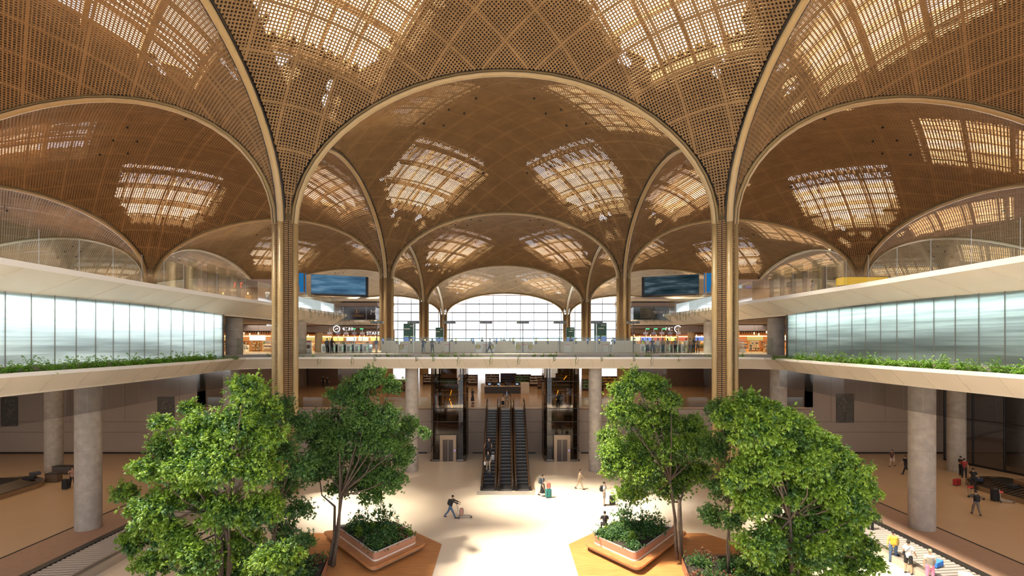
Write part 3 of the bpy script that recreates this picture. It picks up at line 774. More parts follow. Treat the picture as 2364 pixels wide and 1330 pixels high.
# ------------------------------------------------------------------ wall art
def wall_art(px0, px1, py0, py1, lab, seed):
    a = P(px0, py1, WY); b = P(px1, py0, WY); r = thing('relief_panel', lab, 'wall art', ((a.x+b.x)/2, WY-.03, a.z), group='dark relief panels on the end wall')
    w = b.x-a.x; h = b.z-a.z
    MB().box(-w/2, w/2, -.05, .03, 0, h).build('slab', mat('relief_dark', (0.085, 0.075, 0.06), 0.6, noise=(3, .25)), r, bevel=.02)
    rd = random.Random(seed); m = MB(); cx = 0
    for k in range(26):
        m.ball((rd.gauss(0, w*.16), -.05, h*rd.uniform(.3, .88)), rd.uniform(.08, .22), 8, 5, sy=.35)
    m.box(-.06, .06, -.09, -.04, h*.08, h*.5).ball((-.2, -.07, h*.4), .18, 10, 6, sy=.4).ball((.2, -.07, h*.4), .18, 10, 6, sy=.4)
    m.build('carving', mat('relief_carving', (0.12, 0.105, 0.085), 0.6), r, smooth=True)
wall_art(3, 42, 916, 984, 'dark carved relief panel on the end wall at the far left edge', 1)
wall_art(364, 403, 916, 984, 'dark carved relief panel on the end wall left of the trees', 2)
wall_art(1930, 1971, 909, 976, 'dark carved relief panel on the end wall right of the trees', 3)
# right hall glazed partition
r = thing('glass_partition', 'black framed glass partition at the far right of the arrivals hall', 'partition', (0, 0, 0))
pts = [(45.8, 53.5), (47.2, 48.5), (48.6, 43.5), (50.0, 38.5)]
for a, b in zip(pts[:-1], pts[1:]):
    for k in range(2):
        p = Vector(a)+(Vector(b)-Vector(a))*k/2; q = Vector(a)+(Vector(b)-Vector(a))*(k+1)/2
        MB().bar((p.x, p.y, 4.5), (q.x, q.y, 4.5), .02, 9).build('glass_panel', glassy('partition_glass', (0.75, 0.75, 0.78), 0.12, .7), r)
        MB().bar((p.x, p.y, 0), (p.x, p.y, 9.8), .16, .1).build('post', M_DARKMETAL, r)
        MB().bar((p.x, p.y, 4.6), (q.x, q.y, 4.6), .08, .08).bar((p.x, p.y, .1), (q.x, q.y, .1), .08, .2).bar((p.x, p.y, 9.6), (q.x, q.y, 9.6), .08, .1).build('transom', M_DARKMETAL, r)
# ------------------------------------------------------------------ baggage belts
M_SLAT = mat('belt_slat', (0.42, 0.39, 0.36), 0.4, 0.3)
def straight_belt(s, nm):
    r = thing('baggage_belt', 'long straight slatted metal baggage belt on the %s, running towards the camera' % nm, 'conveyor', (s*23.05, 0, 0))
    sl = MB(); y = 8.0
    while y < 44:
        sl.add([(-1.05, y, .445), (1.05, y+.22, .445), (1.05, y+.39, .485), (-1.05, y+.17, .485), (-1.05, y+.175, .43), (1.05, y+.395, .43)], [(0,1,2,3), (3,2,5,4)])
        y += .30
    sl.build('slats', M_SLAT, r)
    MB().box(-1.1, 1.1, 8, 44, .1, .42).build('bed', M_BLACK, r)
    for q in (-1, 1):
        MB().box(min(q*1.08, q*1.5), max(q*1.08, q*1.5), 8, 44, .0, .40).build('side_panel', mat('belt_side', (0.50, 0.46, 0.40), 0.35, 0.5), r)
        wq = 1.5 if q == s else 1.2; MB().box(min(q*1.06, q*wq), max(q*1.06, q*wq), 8, 44, .40, .52).build('kerb', M_DARKMETAL if q == s else M_STEEL, r)
straight_belt(-1, 'left'); straight_belt(1, 'right')
def oval_belt(s, nm):
    r = thing('baggage_carousel', 'oval slatted baggage carousel in the %s side hall' % nm, 'conveyor', (s*42.0, 36.5, 0))
    W = 2.7; L = 6.3; o = []
    for k in range(40):
        t = 2*PI*k/40; o.append((W*math.cos(t), (L if math.sin(t) > 0 else -L)+W*math.sin(t)))
    inn = [(x*.45, (y-math.copysign(L, y))*.45+math.copysign(L, y)) for x, y in o]
    MB().prism(o, 0, .38).build('skirt', mat('carousel_skirt', (0.34, 0.24, 0.15), 0.35, 0.6), r)
    m = MB(); n = 110
    def at(k):
        # walk evenly round the oval
        per = [0]
        for i in range(40):
            a = o[i]; b = o[(i+1) % 40]; per.append(per[-1]+math.hypot(a[0]-b[0], a[1]-b[1]))
        d = (k/n % 1)*per[-1]
        for i in range(40):
            if d <= per[i+1]+1e-9:
                t = (d-per[i])/(per[i+1]-per[i]+1e-9); j = (i+1) % 40
                return [(o[i][0]*(1-t)+o[j][0]*t)*.97, (o[i][1]*(1-t)+o[j][1]*t)*.99], [inn[i][0]*(1-t)+inn[j][0]*t, inn[i][1]*(1-t)+inn[j][1]*t]
    for k in range(n):
        a, c = at(k); b, d = at(k+.85)
        m.add([(a[0], a[1], .42), (b[0], b[1], .45), (d[0], d[1], .78), (c[0], c[1], .75)], [(0,1,2,3)])
    m.build('slats', mat('carousel_slat', (0.13, 0.10, 0.08), 0.3, 0.7), r)
    MB().prism([(x*.98, y*.98) for x, y in inn], .3, .74).build('centre_bed', M_DARKMETAL, r)
    MB().box(-.9, .9, -L, L*.8, .74, 1.25).build('centre_guide', mat('carousel_guide', (0.36, 0.22, 0.12), 0.3, 0.7), r, bevel=.05)
    MB().box(-.25, .25, L*.8, L*.8+.1, .9, 1.1).build('exit_lamp', emis('green_led', (0.1, 1, 0.2), 1.5), r)
oval_belt(-1, 'left'); oval_belt(1, 'right')
# ------------------------------------------------------------------ departures level: counters, gates, signs
M_CTR = mat('counter_cream', (0.66, 0.62, 0.50), 0.45); M_CTRW = mat('counter_white', (0.85, 0.86, 0.84), 0.35)
M_GREEN = mat('sign_green', (0.030, 0.085, 0.075), 0.35); M_SIGNG = mat('sign_grey', (0.10, 0.12, 0.14), 0.4)
M_GOLD = mat('emblem_gold', (0.70, 0.55, 0.12), 0.35, 0.3); M_EDARK = mat('emblem_dark', (0.16, 0.13, 0.07), 0.4)
M_RED = mat('red_band', (0.70, 0.10, 0.06), 0.4)
E_AMB = emis('amber_lamp', (1.0, 0.62, 0.15), 2.2); E_GRN = emis('green_arrow', (0.05, 0.9, 0.3), 1.5); E_W = emis('white_letters', (1, 1, 1), 1.3)
def XD(px, D): return (px-VPX)*D/F_PX
CD = 66.0
ctr = [(880, 921), (945, 1018), (1048, 1097), (1142, 1190), (1233, 1296), (1325, 1388), (1414, 1469)]
ordn = ['first', 'second', 'third', 'fourth', 'fifth', 'sixth', 'seventh', 'eighth', 'ninth', 'tenth', 'eleventh', 'twelfth']
for i, (a, b) in enumerate(ctr):
    x0, x1 = XD(a, CD), XD(b, CD); w = x1-x0
    r = thing('immigration_counter', 'cream passport counter behind the glass balustrade, %s from the left' % ordn[i], 'counter', ((x0+x1)/2, CD, 11), group='passport counters')
    MB().box(-w/2, w/2, 0, .12, 0, 1.42).box(-w/2, w/2, .12, 2.4, 0, 1.0).build('body', M_CTR, r, bevel=.01)
    MB().box(-w/2-.02, w/2+.02, -.05, .2, 1.42, 1.47).build('top_rail', M_CTRW, r)
    MB().box(-w/2, w/2, .06, .08, 1.47, 2.0).build('glass_screen', M_GLASS, r)
    n = max(2, int(round(w/2.2))+1)
    for k in range(n):
        x = -w/2+.25+(w-.5)*k/(n-1)
        c = MB().box(x-.09, x+.09, -.06, .06, 1.05, 1.85).build('camera_post', M_SIGNG, r)
        MB().box(x-.07, x+.07, -.09, -.06, 1.5, 1.66).build('lamp', E_AMB if (i+k) % 3 else emis('blue_lamp', (.2, .3, 1), 1.5), c)
    MB().box(-.01, .01, -.02, 0, 0, 1.4).build('panel_joint', mat('joint_cream', (.45, .42, .34), .6), r)
gts = [(921, 945, (926,)), (1018, 1048, ()), (1097, 1142, (1104, 1135)), (1190, 1232, (1196, 1226)), (1296, 1325, ()), (1388, 1410, ())]
for i, (a, b, em) in enumerate(gts):
    x0, x1 = XD(a, CD), XD(b, CD); w = x1-x0; xc = (x0+x1)/2
    r = thing('swing_gate', 'pale gate panel with red-topped opening between passport counters, %s from the left' % ordn[i], 'gate', (xc, CD+.25, 11), group='gates between passport counters')
    MB().box(-w/2+.02, w/2-.02, 0, .08, 0, 1.4).build('panel', M_CTRW if i == 2 else M_CTR, r)
    MB().box(-.33, .33, -.03, 0, .02, 1.0).build('gate_leaf', mat('gate_leaf', (.70, .68, .60), .4), r)
    MB().box(-.37, .37, -.06, -.02, .94, 1.0).build('red_rail', M_RED, r)
    MB().box(-.37, -.33, -.06, -.02, 0, .94).box(.33, .37, -.06, -.02, 0, .94).build('gate_post', M_STEEL, r)
    for e in em:
        x = XD(e, CD)-xc
        d = MB().tube([(x, -.10, .72), (x, -.05, .72)], .33, 28).build('emblem_disc', M_EDARK, r)
        MB().tube([(x, -.12, .72), (x, -.10, .72)], .27, 28).build('emblem_ring', M_GOLD, d)
        MB().tube([(x, -.135, .72), (x, -.12, .72)], .20, 24).build('emblem_field', M_EDARK, d)
        MB().add([(x-.13, -.15, .60), (x+.13, -.15, .60), (x+.06, -.15, .74), (x, -.15, .88), (x-.06, -.15, .74)], [(0, 1, 2, 3, 4)]).build('emblem_figure', mat('emblem_yellow', (.85, .8, .15), .4), d)
for i, px in enumerate((870, 955, 1037.5, 1122.5, 1207, 1292, 1377, 1462)):
    x = XD(px, 65.6)
    r = thing('lane_sign', 'dark lane sign on a tall post by the passport counters, %s from the left' % ordn[i], 'sign', (x, 65.6, 11), group='lane signs')
    MB().box(-.05, .05, -.05, .05, 0, 3.75).build('post', M_STEEL if i in (1, 6) else M_BROWN, r)
    MB().box(-.80, .80, -.09, .09, 3.66, 3.98).build('board', M_SIGNG, r, bevel=.02)
    MB().box(-.80 if i > 3 else .76, -.76 if i > 3 else .80, -.1, .1, 3.66, 3.98).build('end_cap', M_WHITE, r)
    MB().add([(-.66, -.1, 3.74), (-.50, -.1, 3.74), (-.58, -.1, 3.9)], [(0, 1, 2)]).build('pictogram', mat('pict_green', (.35, .55, .1), .5), r)
    glyphs(9, .11, mat('sign_text', (.45, .5, .52), .5), r, (.08, -.09, 3.82), i)
# wayfinding monoliths
for i, (px, D, h, w) in enumerate(((945.5, 90, 4.55, 2.1), (1015, 130, 5.0, 2.0), (1316.5, 130, 5.05, 2.1), (1386, 90, 4.7, 2.15))):
    r = thing('direction_monolith', 'tall dark green direction board with flight screens, %s from the left' % ordn[i], 'sign', (XD(px, D), D, 11), group='green direction boards')
    MB().box(-w/2, w/2, -.15, .15, 0, h).build('board', M_GREEN, r, bevel=.03)
    for s in (-1, 1):
        d = MB().box(s*w*.25-w*.21, s*w*.25+w*.21, -.18, -.15, h*.10, h*.52).build('flight_screen', mat('screen_slate', (.07, .09, .14), .2), r)
        MB().box(s*w*.25-w*.19, s*w*.25+w*.19, -.185, -.18, h*.26, h*.49).build('listing', emis('screen_blue', (.25, .36, .75), .55), d)
        MB().box(s*w*.25-w*.19, s*w*.25+w*.19, -.19, -.185, h*.495, h*.515).build('heading', emis('screen_lime', (.5, .8, .2), .8), d)
    lt = MB()
    for k in range(4): lt.box(-w*.42+k*w*.12 + (w*.25 if i > 1 else 0), -w*.42+k*w*.12+w*.09+(w*.25 if i > 1 else 0), -.16, -.15, h*.78, h*.81)
    for k in range(3): lt.box(w*.05+k*w*.12, w*.05+k*w*.12+w*.09, -.16, -.15, h*.90, h*.925)
    lt.build('lettering', M_CTRW, r)
# e-gates
for s, nm in SIDE:
    c0 = 748 if s < 0 else 1484
    for k in range(6):
        px = c0+k*19; x = XD(px, 64)
        r = thing('passport_gate', 'white automatic passport gate, %s of the %s row counted from the left' % (ordn[k], nm), 'gate', (x, 64, 11), group='automatic gates on the '+nm)
        MB().box(-.36, .36, 0, 1.9, 0, 1.08).build('body', M_CTRW, r, bevel=.05)
        MB().box(-.2, .12, -.02, 0, .15, .8).build('front_panel', mat('gate_grey', (.35, .37, .37), .3), r)
        MB().box(.40, .46, .1, 1.8, .15, 1.0).build('glass_flap', glassy('gate_flap', (.6, .7, .75), .1, .7), r)
        MB().box(.24, .31, -.03, 0, .42, .56).build('green_arrow', E_GRN, r)
        if k > 0:
            r2 = thing('gate_screen', 'small lane screen on a white post, %s passport gates, %s from the left' % (nm, ordn[k-1]), 'sign', (x-.51, 64.6, 11), group='lane screens on the '+nm)
            MB().box(-.03, .03, -.03, .03, 1.0, 3.0).build('post', M_WHITE, r2)
            MB().box(-.28, .28, -.06, 0, 2.2, 2.55).build('screen', mat('screen_face_%d' % (k % 2), (.30, .33, .42) if k % 2 == 0 else (.66, .60, .62), .3), r2)
            MB().box(-.28, .28, -.065, -.06, 2.2, 2.27).build('red_strip', M_RED, r2)
# poster stand
r = thing('poster_stand', 'white poster stand with red heading beside the left tree column', 'poster', (XD(712, 60), 60, 11))
MB().box(-.36, .36, 0, .06, .05, 1.5).build('board', M_WHITE, r, bevel=.01)
MB().box(-.34, .34, -.01, 0, 1.28, 1.46).build('heading', mat('poster_red', (.6, .12, .1), .5), r)
MB().tube([(0, -.015, .78), (0, 0, .78)], .24, 24).build('picture', mat('poster_brown', (.16, .07, .05), .5), r)
MB().box(-.4, .4, -.12, .2, 0, .05).build('foot', M_STEEL, r)
# ------------------------------------------------------------------ shops
M_SHOPW = mat('shop_wall', (0.62, 0.36, 0.16), 0.55, noise=(.5, .1)); M_FASC = mat('shop_fascia', (0.27, 0.20, 0.16), 0.5)
M_SLATC = mat('slat_ceiling', (0.33, 0.14, 0.045), 0.5); M_ORANGE = mat('orange_wall', (0.60, 0.25, 0.07), 0.5)
E_WARM = emis('warm_lamp', (1.0, 0.62, 0.25), 4.0); E_SHOPS = emis('shop_shelf_light', (1.0, 0.72, 0.40), 1.6)
GOODS = [mat('goods_%d' % i, c, .4) for i, c in enumerate([(.55, .1, .08), (.8, .75, .65), (.08, .1, .2), (.75, .45, .1), (.15, .3, .12), (.6, .5, .4), (.25, .12, .06)])]
def lampd(name, x, y, z, e, col, sx, sy, rot=(0, 0, 0)):
    ld = bpy.data.lights.new(name, 'AREA'); ld.shape = 'RECTANGLE'; ld.size = sx; ld.size_y = sy; ld.energy = e; ld.color = col
    lo = bpy.data.objects.new(name, ld); SC.collection.objects.link(lo); lo.location = (x, y, z); lo.rotation_euler = rot
def shop(x0, x1, yf, dep, h, lab, seed, energy=420, screens=2, fascia=True, zb=11.0, wall=None, fh=.75):
    rd = random.Random(seed); w = x1-x0; xc = (x0+x1)/2; where_ = {3: 'in the bright far left shop', 5: 'in the orange far right cafe', 7: 'in the left bottle shop', 9: 'in the right framed menu shop', 11: 'in the shops beyond left gates', 13: 'in the shops beyond right gates'}[seed]
    r = thing('shop', lab, 'shop', (xc, yf, zb))
    MB().box(-w/2, w/2, dep, dep+.1, 0, h).build('back_wall', wall or M_SHOPW, r)
    if seed != 9: MB().box(-w/2-.1, -w/2, 0, dep, 0, h).build('side_wall', M_ORANGE, r)
    if seed != 7: MB().box(w/2, w/2+.1, 0, dep, 0, h).build('side_wall', M_ORANGE, r)
    if fascia: MB().box(-w/2-.1, w/2+.1, -.2, 0, h-fh, h).build('fascia', M_FASC, r)
    c = MB(); k = -w/2
    while k < w/2: c.box(k, k+.12, 0, dep, h-fh-.32, h-fh-.1); k += .3
    c.build('slat_ceiling', M_SLATC, r)
    MB().box(-w/2, w/2, 0.01, dep, h-fh-.1, h-fh-.06).build('ceiling', M_BLACK, r)
    MB().box(-w/2, w/2, dep-.55, dep-.5, h-fh-.62, h-fh-.5).build('light_trough', E_WARM, r)
    for k in range(screens):
        x = -w/2+w*(k+.5)/screens+rd.uniform(-.2, .2); sw = min(1.1, w/screens*.4)
        MB().box(x-sw, x+sw, dep-.12, dep-.02, 1.55, 2.25).build('display_board', emis('display_%d' % (seed*3+k), rd.choice([(.2, .3, .8), (1, .85, .6), (.9, .2, .12), (.95, .95, .95), (1, .7, .2)]), rd.uniform(.7, 1.6)), r)
    # shelving on the back wall, one bay per metre or so
    nb_ = max(2, int(w/1.5))
    for k in range(nb_):
        x = -w/2+w*(k+.5)/nb_; bw = w/nb_*.42
        sh_ = MB().box(-bw, bw, -.02, .0, .2, 1.45)
        for z in (.2, .6, 1.0, 1.42): sh_.box(-bw, bw, -.3, 0, z, z+.03)
        so = sh_.build('wall_shelf', rd.choice([M_CTRW, M_SHOPW, M_ORANGE, M_FASC]), r, (x, dep, 0))
        for gm in rd.sample(GOODS, 3):
            g = MB()
            for z in (.23, .63, 1.03):
                for q in range(4):
                    a = rd.uniform(-bw+.05, bw-.15); g.box(a, a+rd.uniform(.08, .16), -.26, -.06, z, z+rd.uniform(.12, .32))
            tag(g.build('goods', gm, so), kind='stuff')
    lampd('shop_lamp', xc, yf+dep*.5, zb+h-fh-.4, energy, (1.0, 0.66, 0.34), w*.85, dep*.6)
    n = int(w/1.7)
    for k in range(n):
        x = x0+w*(k+.5)/n; hh = rd.uniform(.9, 1.35)
        o = thing('display_unit', 'low display unit %s, %s along' % (where_, ordn[min(k, 11)]), 'display shelf', (x, yf+rd.uniform(1.2, dep-1.8), zb), group='display units '+where_)
        MB().box(-.65, .65, 0, .6, 0, hh*.35).box(-.65, .65, .5, .6, hh*.35, hh).box(-.65, .65, 0, .5, hh*.66, hh*.7).build('cabinet', rd.choice([M_CTRW, M_SHOPW, M_FASC]), o)
        g = MB()
        for q in range(9):
            a = -.6+q*.13; g.box(a, a+.09, .1, .3, hh*.35, hh*.35+rd.uniform(.1, .25)); g.box(a, a+.09, .1, .3, hh*.7, hh*.7+rd.uniform(.1, .25))
        tag(g.build('goods', rd.choice(GOODS), o), kind='stuff')
    return r
def pendants(x0, x1, y, zt, n, where, seed, z0=13.25):
    rd = random.Random(seed)
    for k in range(n):
        x = x0+(x1-x0)*(k+.5)/n; z = z0+rd.choice([0, -.12, .14])
        r = thing('pendant_lamp', 'small glowing pendant lamp in row %s, %s from left' % (where, ordn[min(k, 11)]), 'lamp', (x, y+rd.uniform(-.5, .5), z), group='pendant lamps '+where)
        MB().cyl(0, 0, 0, .26, .06, 10).build('shade', E_WARM, r); MB().cyl(0, 0, .26, zt-z, .012, 6).build('cord', M_BROWN, r)
shop(-40.5, -29.2, 64, 8, 3.45, 'bright warm shop with counters, left of the left tree column', 3, 520, 3)
shop(29.2, 40.5, 64, 8, 3.45, 'bright warm cafe with orange walls, right of the right tree column', 5, 520, 3, wall=M_ORANGE)
pendants(-37.5, -30, 63.2, 14.52, 8, 'left of the left tree column', 1); pendants(30, 37.5, 63.2, 14.52, 8, 'right of the right tree column', 2)
shop(-33.5, -26.5, 74, 5, 3.45, 'warm shop with bottle shelves, just right of the left tree column', 7, 420, 3)
shop(26.5, 33.5, 74, 5, 3.45, 'warm shop with framed menus, just left of the right tree column', 9, 420, 3)
pendants(-31, -27, 75.2, 13.62, 6, 'just right of the left tree column', 3, z0=13.0); pendants(27, 31, 75.2, 13.62, 6, 'just left of the right tree column', 4, z0=13.0)
shop(-34, -21.8, 92, 9, 3.6, 'row of far shops with white signs, beyond the left passport gates', 11, 620, 5)
shop(21.8, 34, 92, 9, 3.6, 'row of far shops with round sign, beyond the right passport gates', 13, 620, 5)
pendants(-31, -22.5, 91, 14.72, 9, 'beyond the left passport gates', 5); pendants(22.5, 31, 91, 14.72, 9, 'beyond the right passport gates', 6)
# walls closing the sides of departures behind the shops
for s, nm in SIDE:
    a, b = sorted((s*40.6, s*72)); struct('wall_side_'+nm, MB().box(a, b, 64, 64.3, 11, 14.5), M_SHOPW, 'warm wall at the far %s of departures level' % nm)
    a, b = sorted((s*33.6, s*92)); struct('wall_far_'+nm, MB().box(a, b, 100, 100.3, 5, 15), M_SHOPW, 'warm wall beyond the far %s shops' % nm)
    a, b = sorted((s*34, s*92)); struct('wall_end_'+nm, MB().box(a, b, 148, 148.4, 5, 15), M_WALL, 'tan wall below the %s end arches' % nm)
# rounded drum fascia and column by the near shops
for s, nm in SIDE:
    r = thing('rounded_canopy', 'rounded brown canopy on a warm column beside the %s shops' % nm, 'canopy', (s*25.8, 70.5, 11))
    MB().cyl(0, 0, 2.65, 3.35, 1.9, 40).box(-3.3 if s < 0 else 0, 0 if s < 0 else 3.3, -1.9, 1.9, 2.65, 3.35).build('fascia', M_FASC, r)
    MB().cyl(s*-.2, 0, 0, 2.65, .5, 28).build('column', mat('warm_column', (.62, .42, .2), .5), r)
# illuminated shop signs
def shopsign(s_, px, py, D, size, lab, m=E_W):
    p = P(px, py, D); r = thing('shop_sign', lab, 'sign', (p.x, p.y, p.z))
    text(s_, size, m, r, (0, -.05, 0), ext=.02)
    MB().box(-size*len(s_)*.3, size*len(s_)*.3, .0, .05, -.02, .02).build('sign_rail', M_DARKMETAL, r)
    return r
shopsign('STARBU', 866, 770, 91.72, .85, 'white illuminated shop lettering beside the second left tree column')
shopsign('adi', 624, 748, 63.75, .8, 'white illuminated lettering cut off by the left tree column')
shopsign('EE', 1709, 744, 63.75, .7, 'white illuminated lettering just right of the right tree column')
shopsign('AL', 1776, 763, 71.93, .75, 'white illuminated letters beside the right concrete column')
for s, nm, px in ((-1, 'left', 790), (1, 'right', 1565)):
    r = thing('round_sign', 'white ring-shaped lit sign with lettering above the %s passport gates' % nm, 'sign', P(px-13 if s < 0 else px, 759.5, 88.2))
    m = MB()
    for k in range(28):
        a = 2*PI*k/28; b = 2*PI*(k+1)/28; m.bar((math.cos(a)*.55, 0, math.sin(a)*.55), (math.cos(b)*.55, 0, math.sin(b)*.55), .12)
    m.bar((-.25, 0, -.1), (.25, 0, .1), .1).build('ring', E_W, r)
    glyphs(4, .5, E_W, r, (-1.45, 0, 0), 3+s)
    if s < 0: glyphs(6, .5, E_W, r, (1.9, 0, 0), 7)
# green exit signs
for i, px in enumerate((817, 835, 1495, 1514, 1533)):
    p = P(px, 759, 88.6); p.z = 14.59; r = thing('exit_sign', 'small green lit exit sign under the far gallery, %s from the left' % ordn[i], 'sign', p, group='green exit signs')
    MB().box(-.32, .32, 0, .05, -.12, .12).build('box', M_DARKMETAL, r); MB().box(-.3, .3, -.01, 0, -.1, .1).build('face', emis('exit_green', (.1, .8, .3), 1.2), r)
# ------------------------------------------------------------------ far pavilions with screens
def pavilion(s, nm):
    r = thing('pavilion', 'far two-storey pavilion block with dark signage glass, %s side' % nm, 'building block', (s*34.0, 88, 11))
    L, R = (-14, 12.4)
    if s > 0: L, R = (-12.6, 14)
    def bx(z0, z1, ov, m, name, y0=0): MB().box(L-(ov if s > 0 else 0), R+(ov if s < 0 else 0), -ov+y0, 11.9, z0, z1).build(name, m, r)
    bx(3.7, 4.1, -.3, M_FASC, 'brown_band'); bx(4.1, 4.25, -.6, M_BLACK, 'lower_gap')
    MB().cyl(-13 if s < 0 else 13, 2, 0, 3.72, .45, 20).cyl(-1 if s < 0 else 1, 9, 0, 3.72, .3, 20).build('pier', M_CONC, r)
    # ledge with sloping face
    pr = [(L-(.3 if s > 0 else 0), 0), (R+(.3 if s < 0 else 0), 0)]
    MB().box(L, R, -.2, 11.9, 4.25, 5.15).build('ledge', M_CREAM, r, bevel=.3, seg=1)
    bx(5.2, 7.45, -.8, mat('sign_glass_'+nm, (.035, .03, .033) if s < 0 else (.03, .05, .045), .12), 'signage_glass')
    bx(7.45, 8.1, -.3, M_FASC, 'upper_band'); bx(8.1, 8.3, -.6, M_BLACK, 'upper_gap')
    MB().box(L-(.3 if s > 0 else 0), R+(.3 if s < 0 else 0), -.6, 11.9, 8.3, 9.0).build('roof_slab', M_CREAM, r, bevel=.3, seg=1)
    m_ = MB()
    for k in range(1, 7): m_.box(L+k*4-.03, L+k*4+.03, .76, .8, 5.2, 7.45)
    m_.build('glass_joint', M_STEEL, r)
    if s < 0:
        MATW = mat('sign_silver', (.7, .7, .7), .4)
        text('M A', 1.3, MATW, r, (XD(870, 88.8)+34, .7, 6.4), ext=.02); text('S', 1.1, MATW, r, (XD(789, 88.8)+34, .7, 6.35), ext=.02)
        text('COPERNI', .5, mat('sign_gold', (.5, .3, .12), .4), r, (XD(826, 88.8)+34, .7, 5.85), ext=.02)
        h = MB()
        for k in range(6):
            a = PI/6+PI/3*k; b = a+PI/3; cx = XD(824, 88.8)+34
            h.bar((cx+.5*math.cos(a), .72, 6.75+.5*math.sin(a)), (cx+.5*math.cos(b), .72, 6.75+.5*math.sin(b)), .05)
        h.bar((cx, .72, 6.5), (cx, .72, 7.0), .14).build('emblem', MATS['sign_gold'], r)
    else:
        text('TECHO INTER', .62, mat('sign_silver', (.7, .7, .7), .4), r, (XD(1533, 88.8)-34, .7, 6.45), ext=.02)
        MB().box(XD(1478, 88.8)-34, XD(1512, 88.8)-34, .74, .79, 5.4, 7.3).build('poster', mat('poster_moss', (.10, .09, .05), .4, noise=(.8, .5)), r)
    # screen on the roof
    sc = thing('led_screen', 'wide %s video screen on the roof of the %s pavilion' % ('blue' if s < 0 else 'dark', nm), 'screen', (s*27.6, 86.0, 20.0))
    ang = math.atan2(4, 7.8)*(1 if s < 0 else -1); sc.rotation_euler = (0, 0, ang*.9)
    W = 4.6
    MB().box(-W, W, -.25, .35, 0, 3.45).build('housing', mat('screen_black', (.01, .01, .012), .25), sc, bevel=.12)
    m = bpy.data.materials.new('video_'+nm); m.use_nodes = True; nt = m.node_tree; nt.nodes.clear()
    out = nt.nodes.new('ShaderNodeOutputMaterial'); e = nt.nodes.new('ShaderNodeEmission'); tc = nt.nodes.new('ShaderNodeTexCoord'); mp = nt.nodes.new('ShaderNodeMapping'); nz = nt.nodes.new('ShaderNodeTexNoise'); rp = nt.nodes.new('ShaderNodeValToRGB')
    mp.inputs['Scale'].default_value = (.22, 1, 1.3); nz.inputs['Scale'].default_value = 1.1; nz.inputs['Detail'].default_value = 2
    cs = [(.035, .085, .15), (.07, .16, .25), (.20, .32, .42)] if s < 0 else [(.008, .02, .025), (.03, .05, .06), (.16, .21, .25)]
    rp.color_ramp.elements[0].position = .35; rp.color_ramp.elements[0].color = cs[0]+(1,); rp.color_ramp.elements[1].position = .78; rp.color_ramp.elements[1].color = cs[2]+(1,)
    q = rp.color_ramp.elements.new(.55); q.color = cs[1]+(1,)
    nt.links.new(tc.outputs['Object'], mp.inputs[0]); nt.links.new(mp.outputs[0], nz.inputs['Vector']); nt.links.new(nz.outputs[0], rp.inputs[0]); nt.links.new(rp.outputs[0], e.inputs[0]); nt.links.new(e.outputs[0], out.inputs[0])
    MB().box(-W+.5 if s > 0 else -W, W-.5 if s < 0 else W, -.27, -.25, .35, 3.4).build('display', m, sc)
    # slatted continuation towards the gallery
    sl = thing('screen_fins', 'vertical timber fins over a blue panel next to the %s video screen' % nm, 'screen fins', (s*34.3, 82.5, 20.0), ang*.9)
    MB().box(-2.2, 2.2, .1, .2, .3, 3.5).build('blue_panel', emis('panel_blue', (.02, .17, .40), .8), sl)
    MB().box(-1.6, -1.4, .1, 6.2, 0, .2).box(1.4, 1.6, .1, 6.2, 0, .2).box(-2.2, 2.2, .1, .3, 0, .3).build('bracket', M_DARKMETAL, sl)
    for k in range(5): MB().box(-1.9+k*.95-.11, -1.9+k*.95+.11, -.2, .1, .1, 3.6).build('fin', M_LAT, sl)
pavilion(-1, 'left'); pavilion(1, 'right')
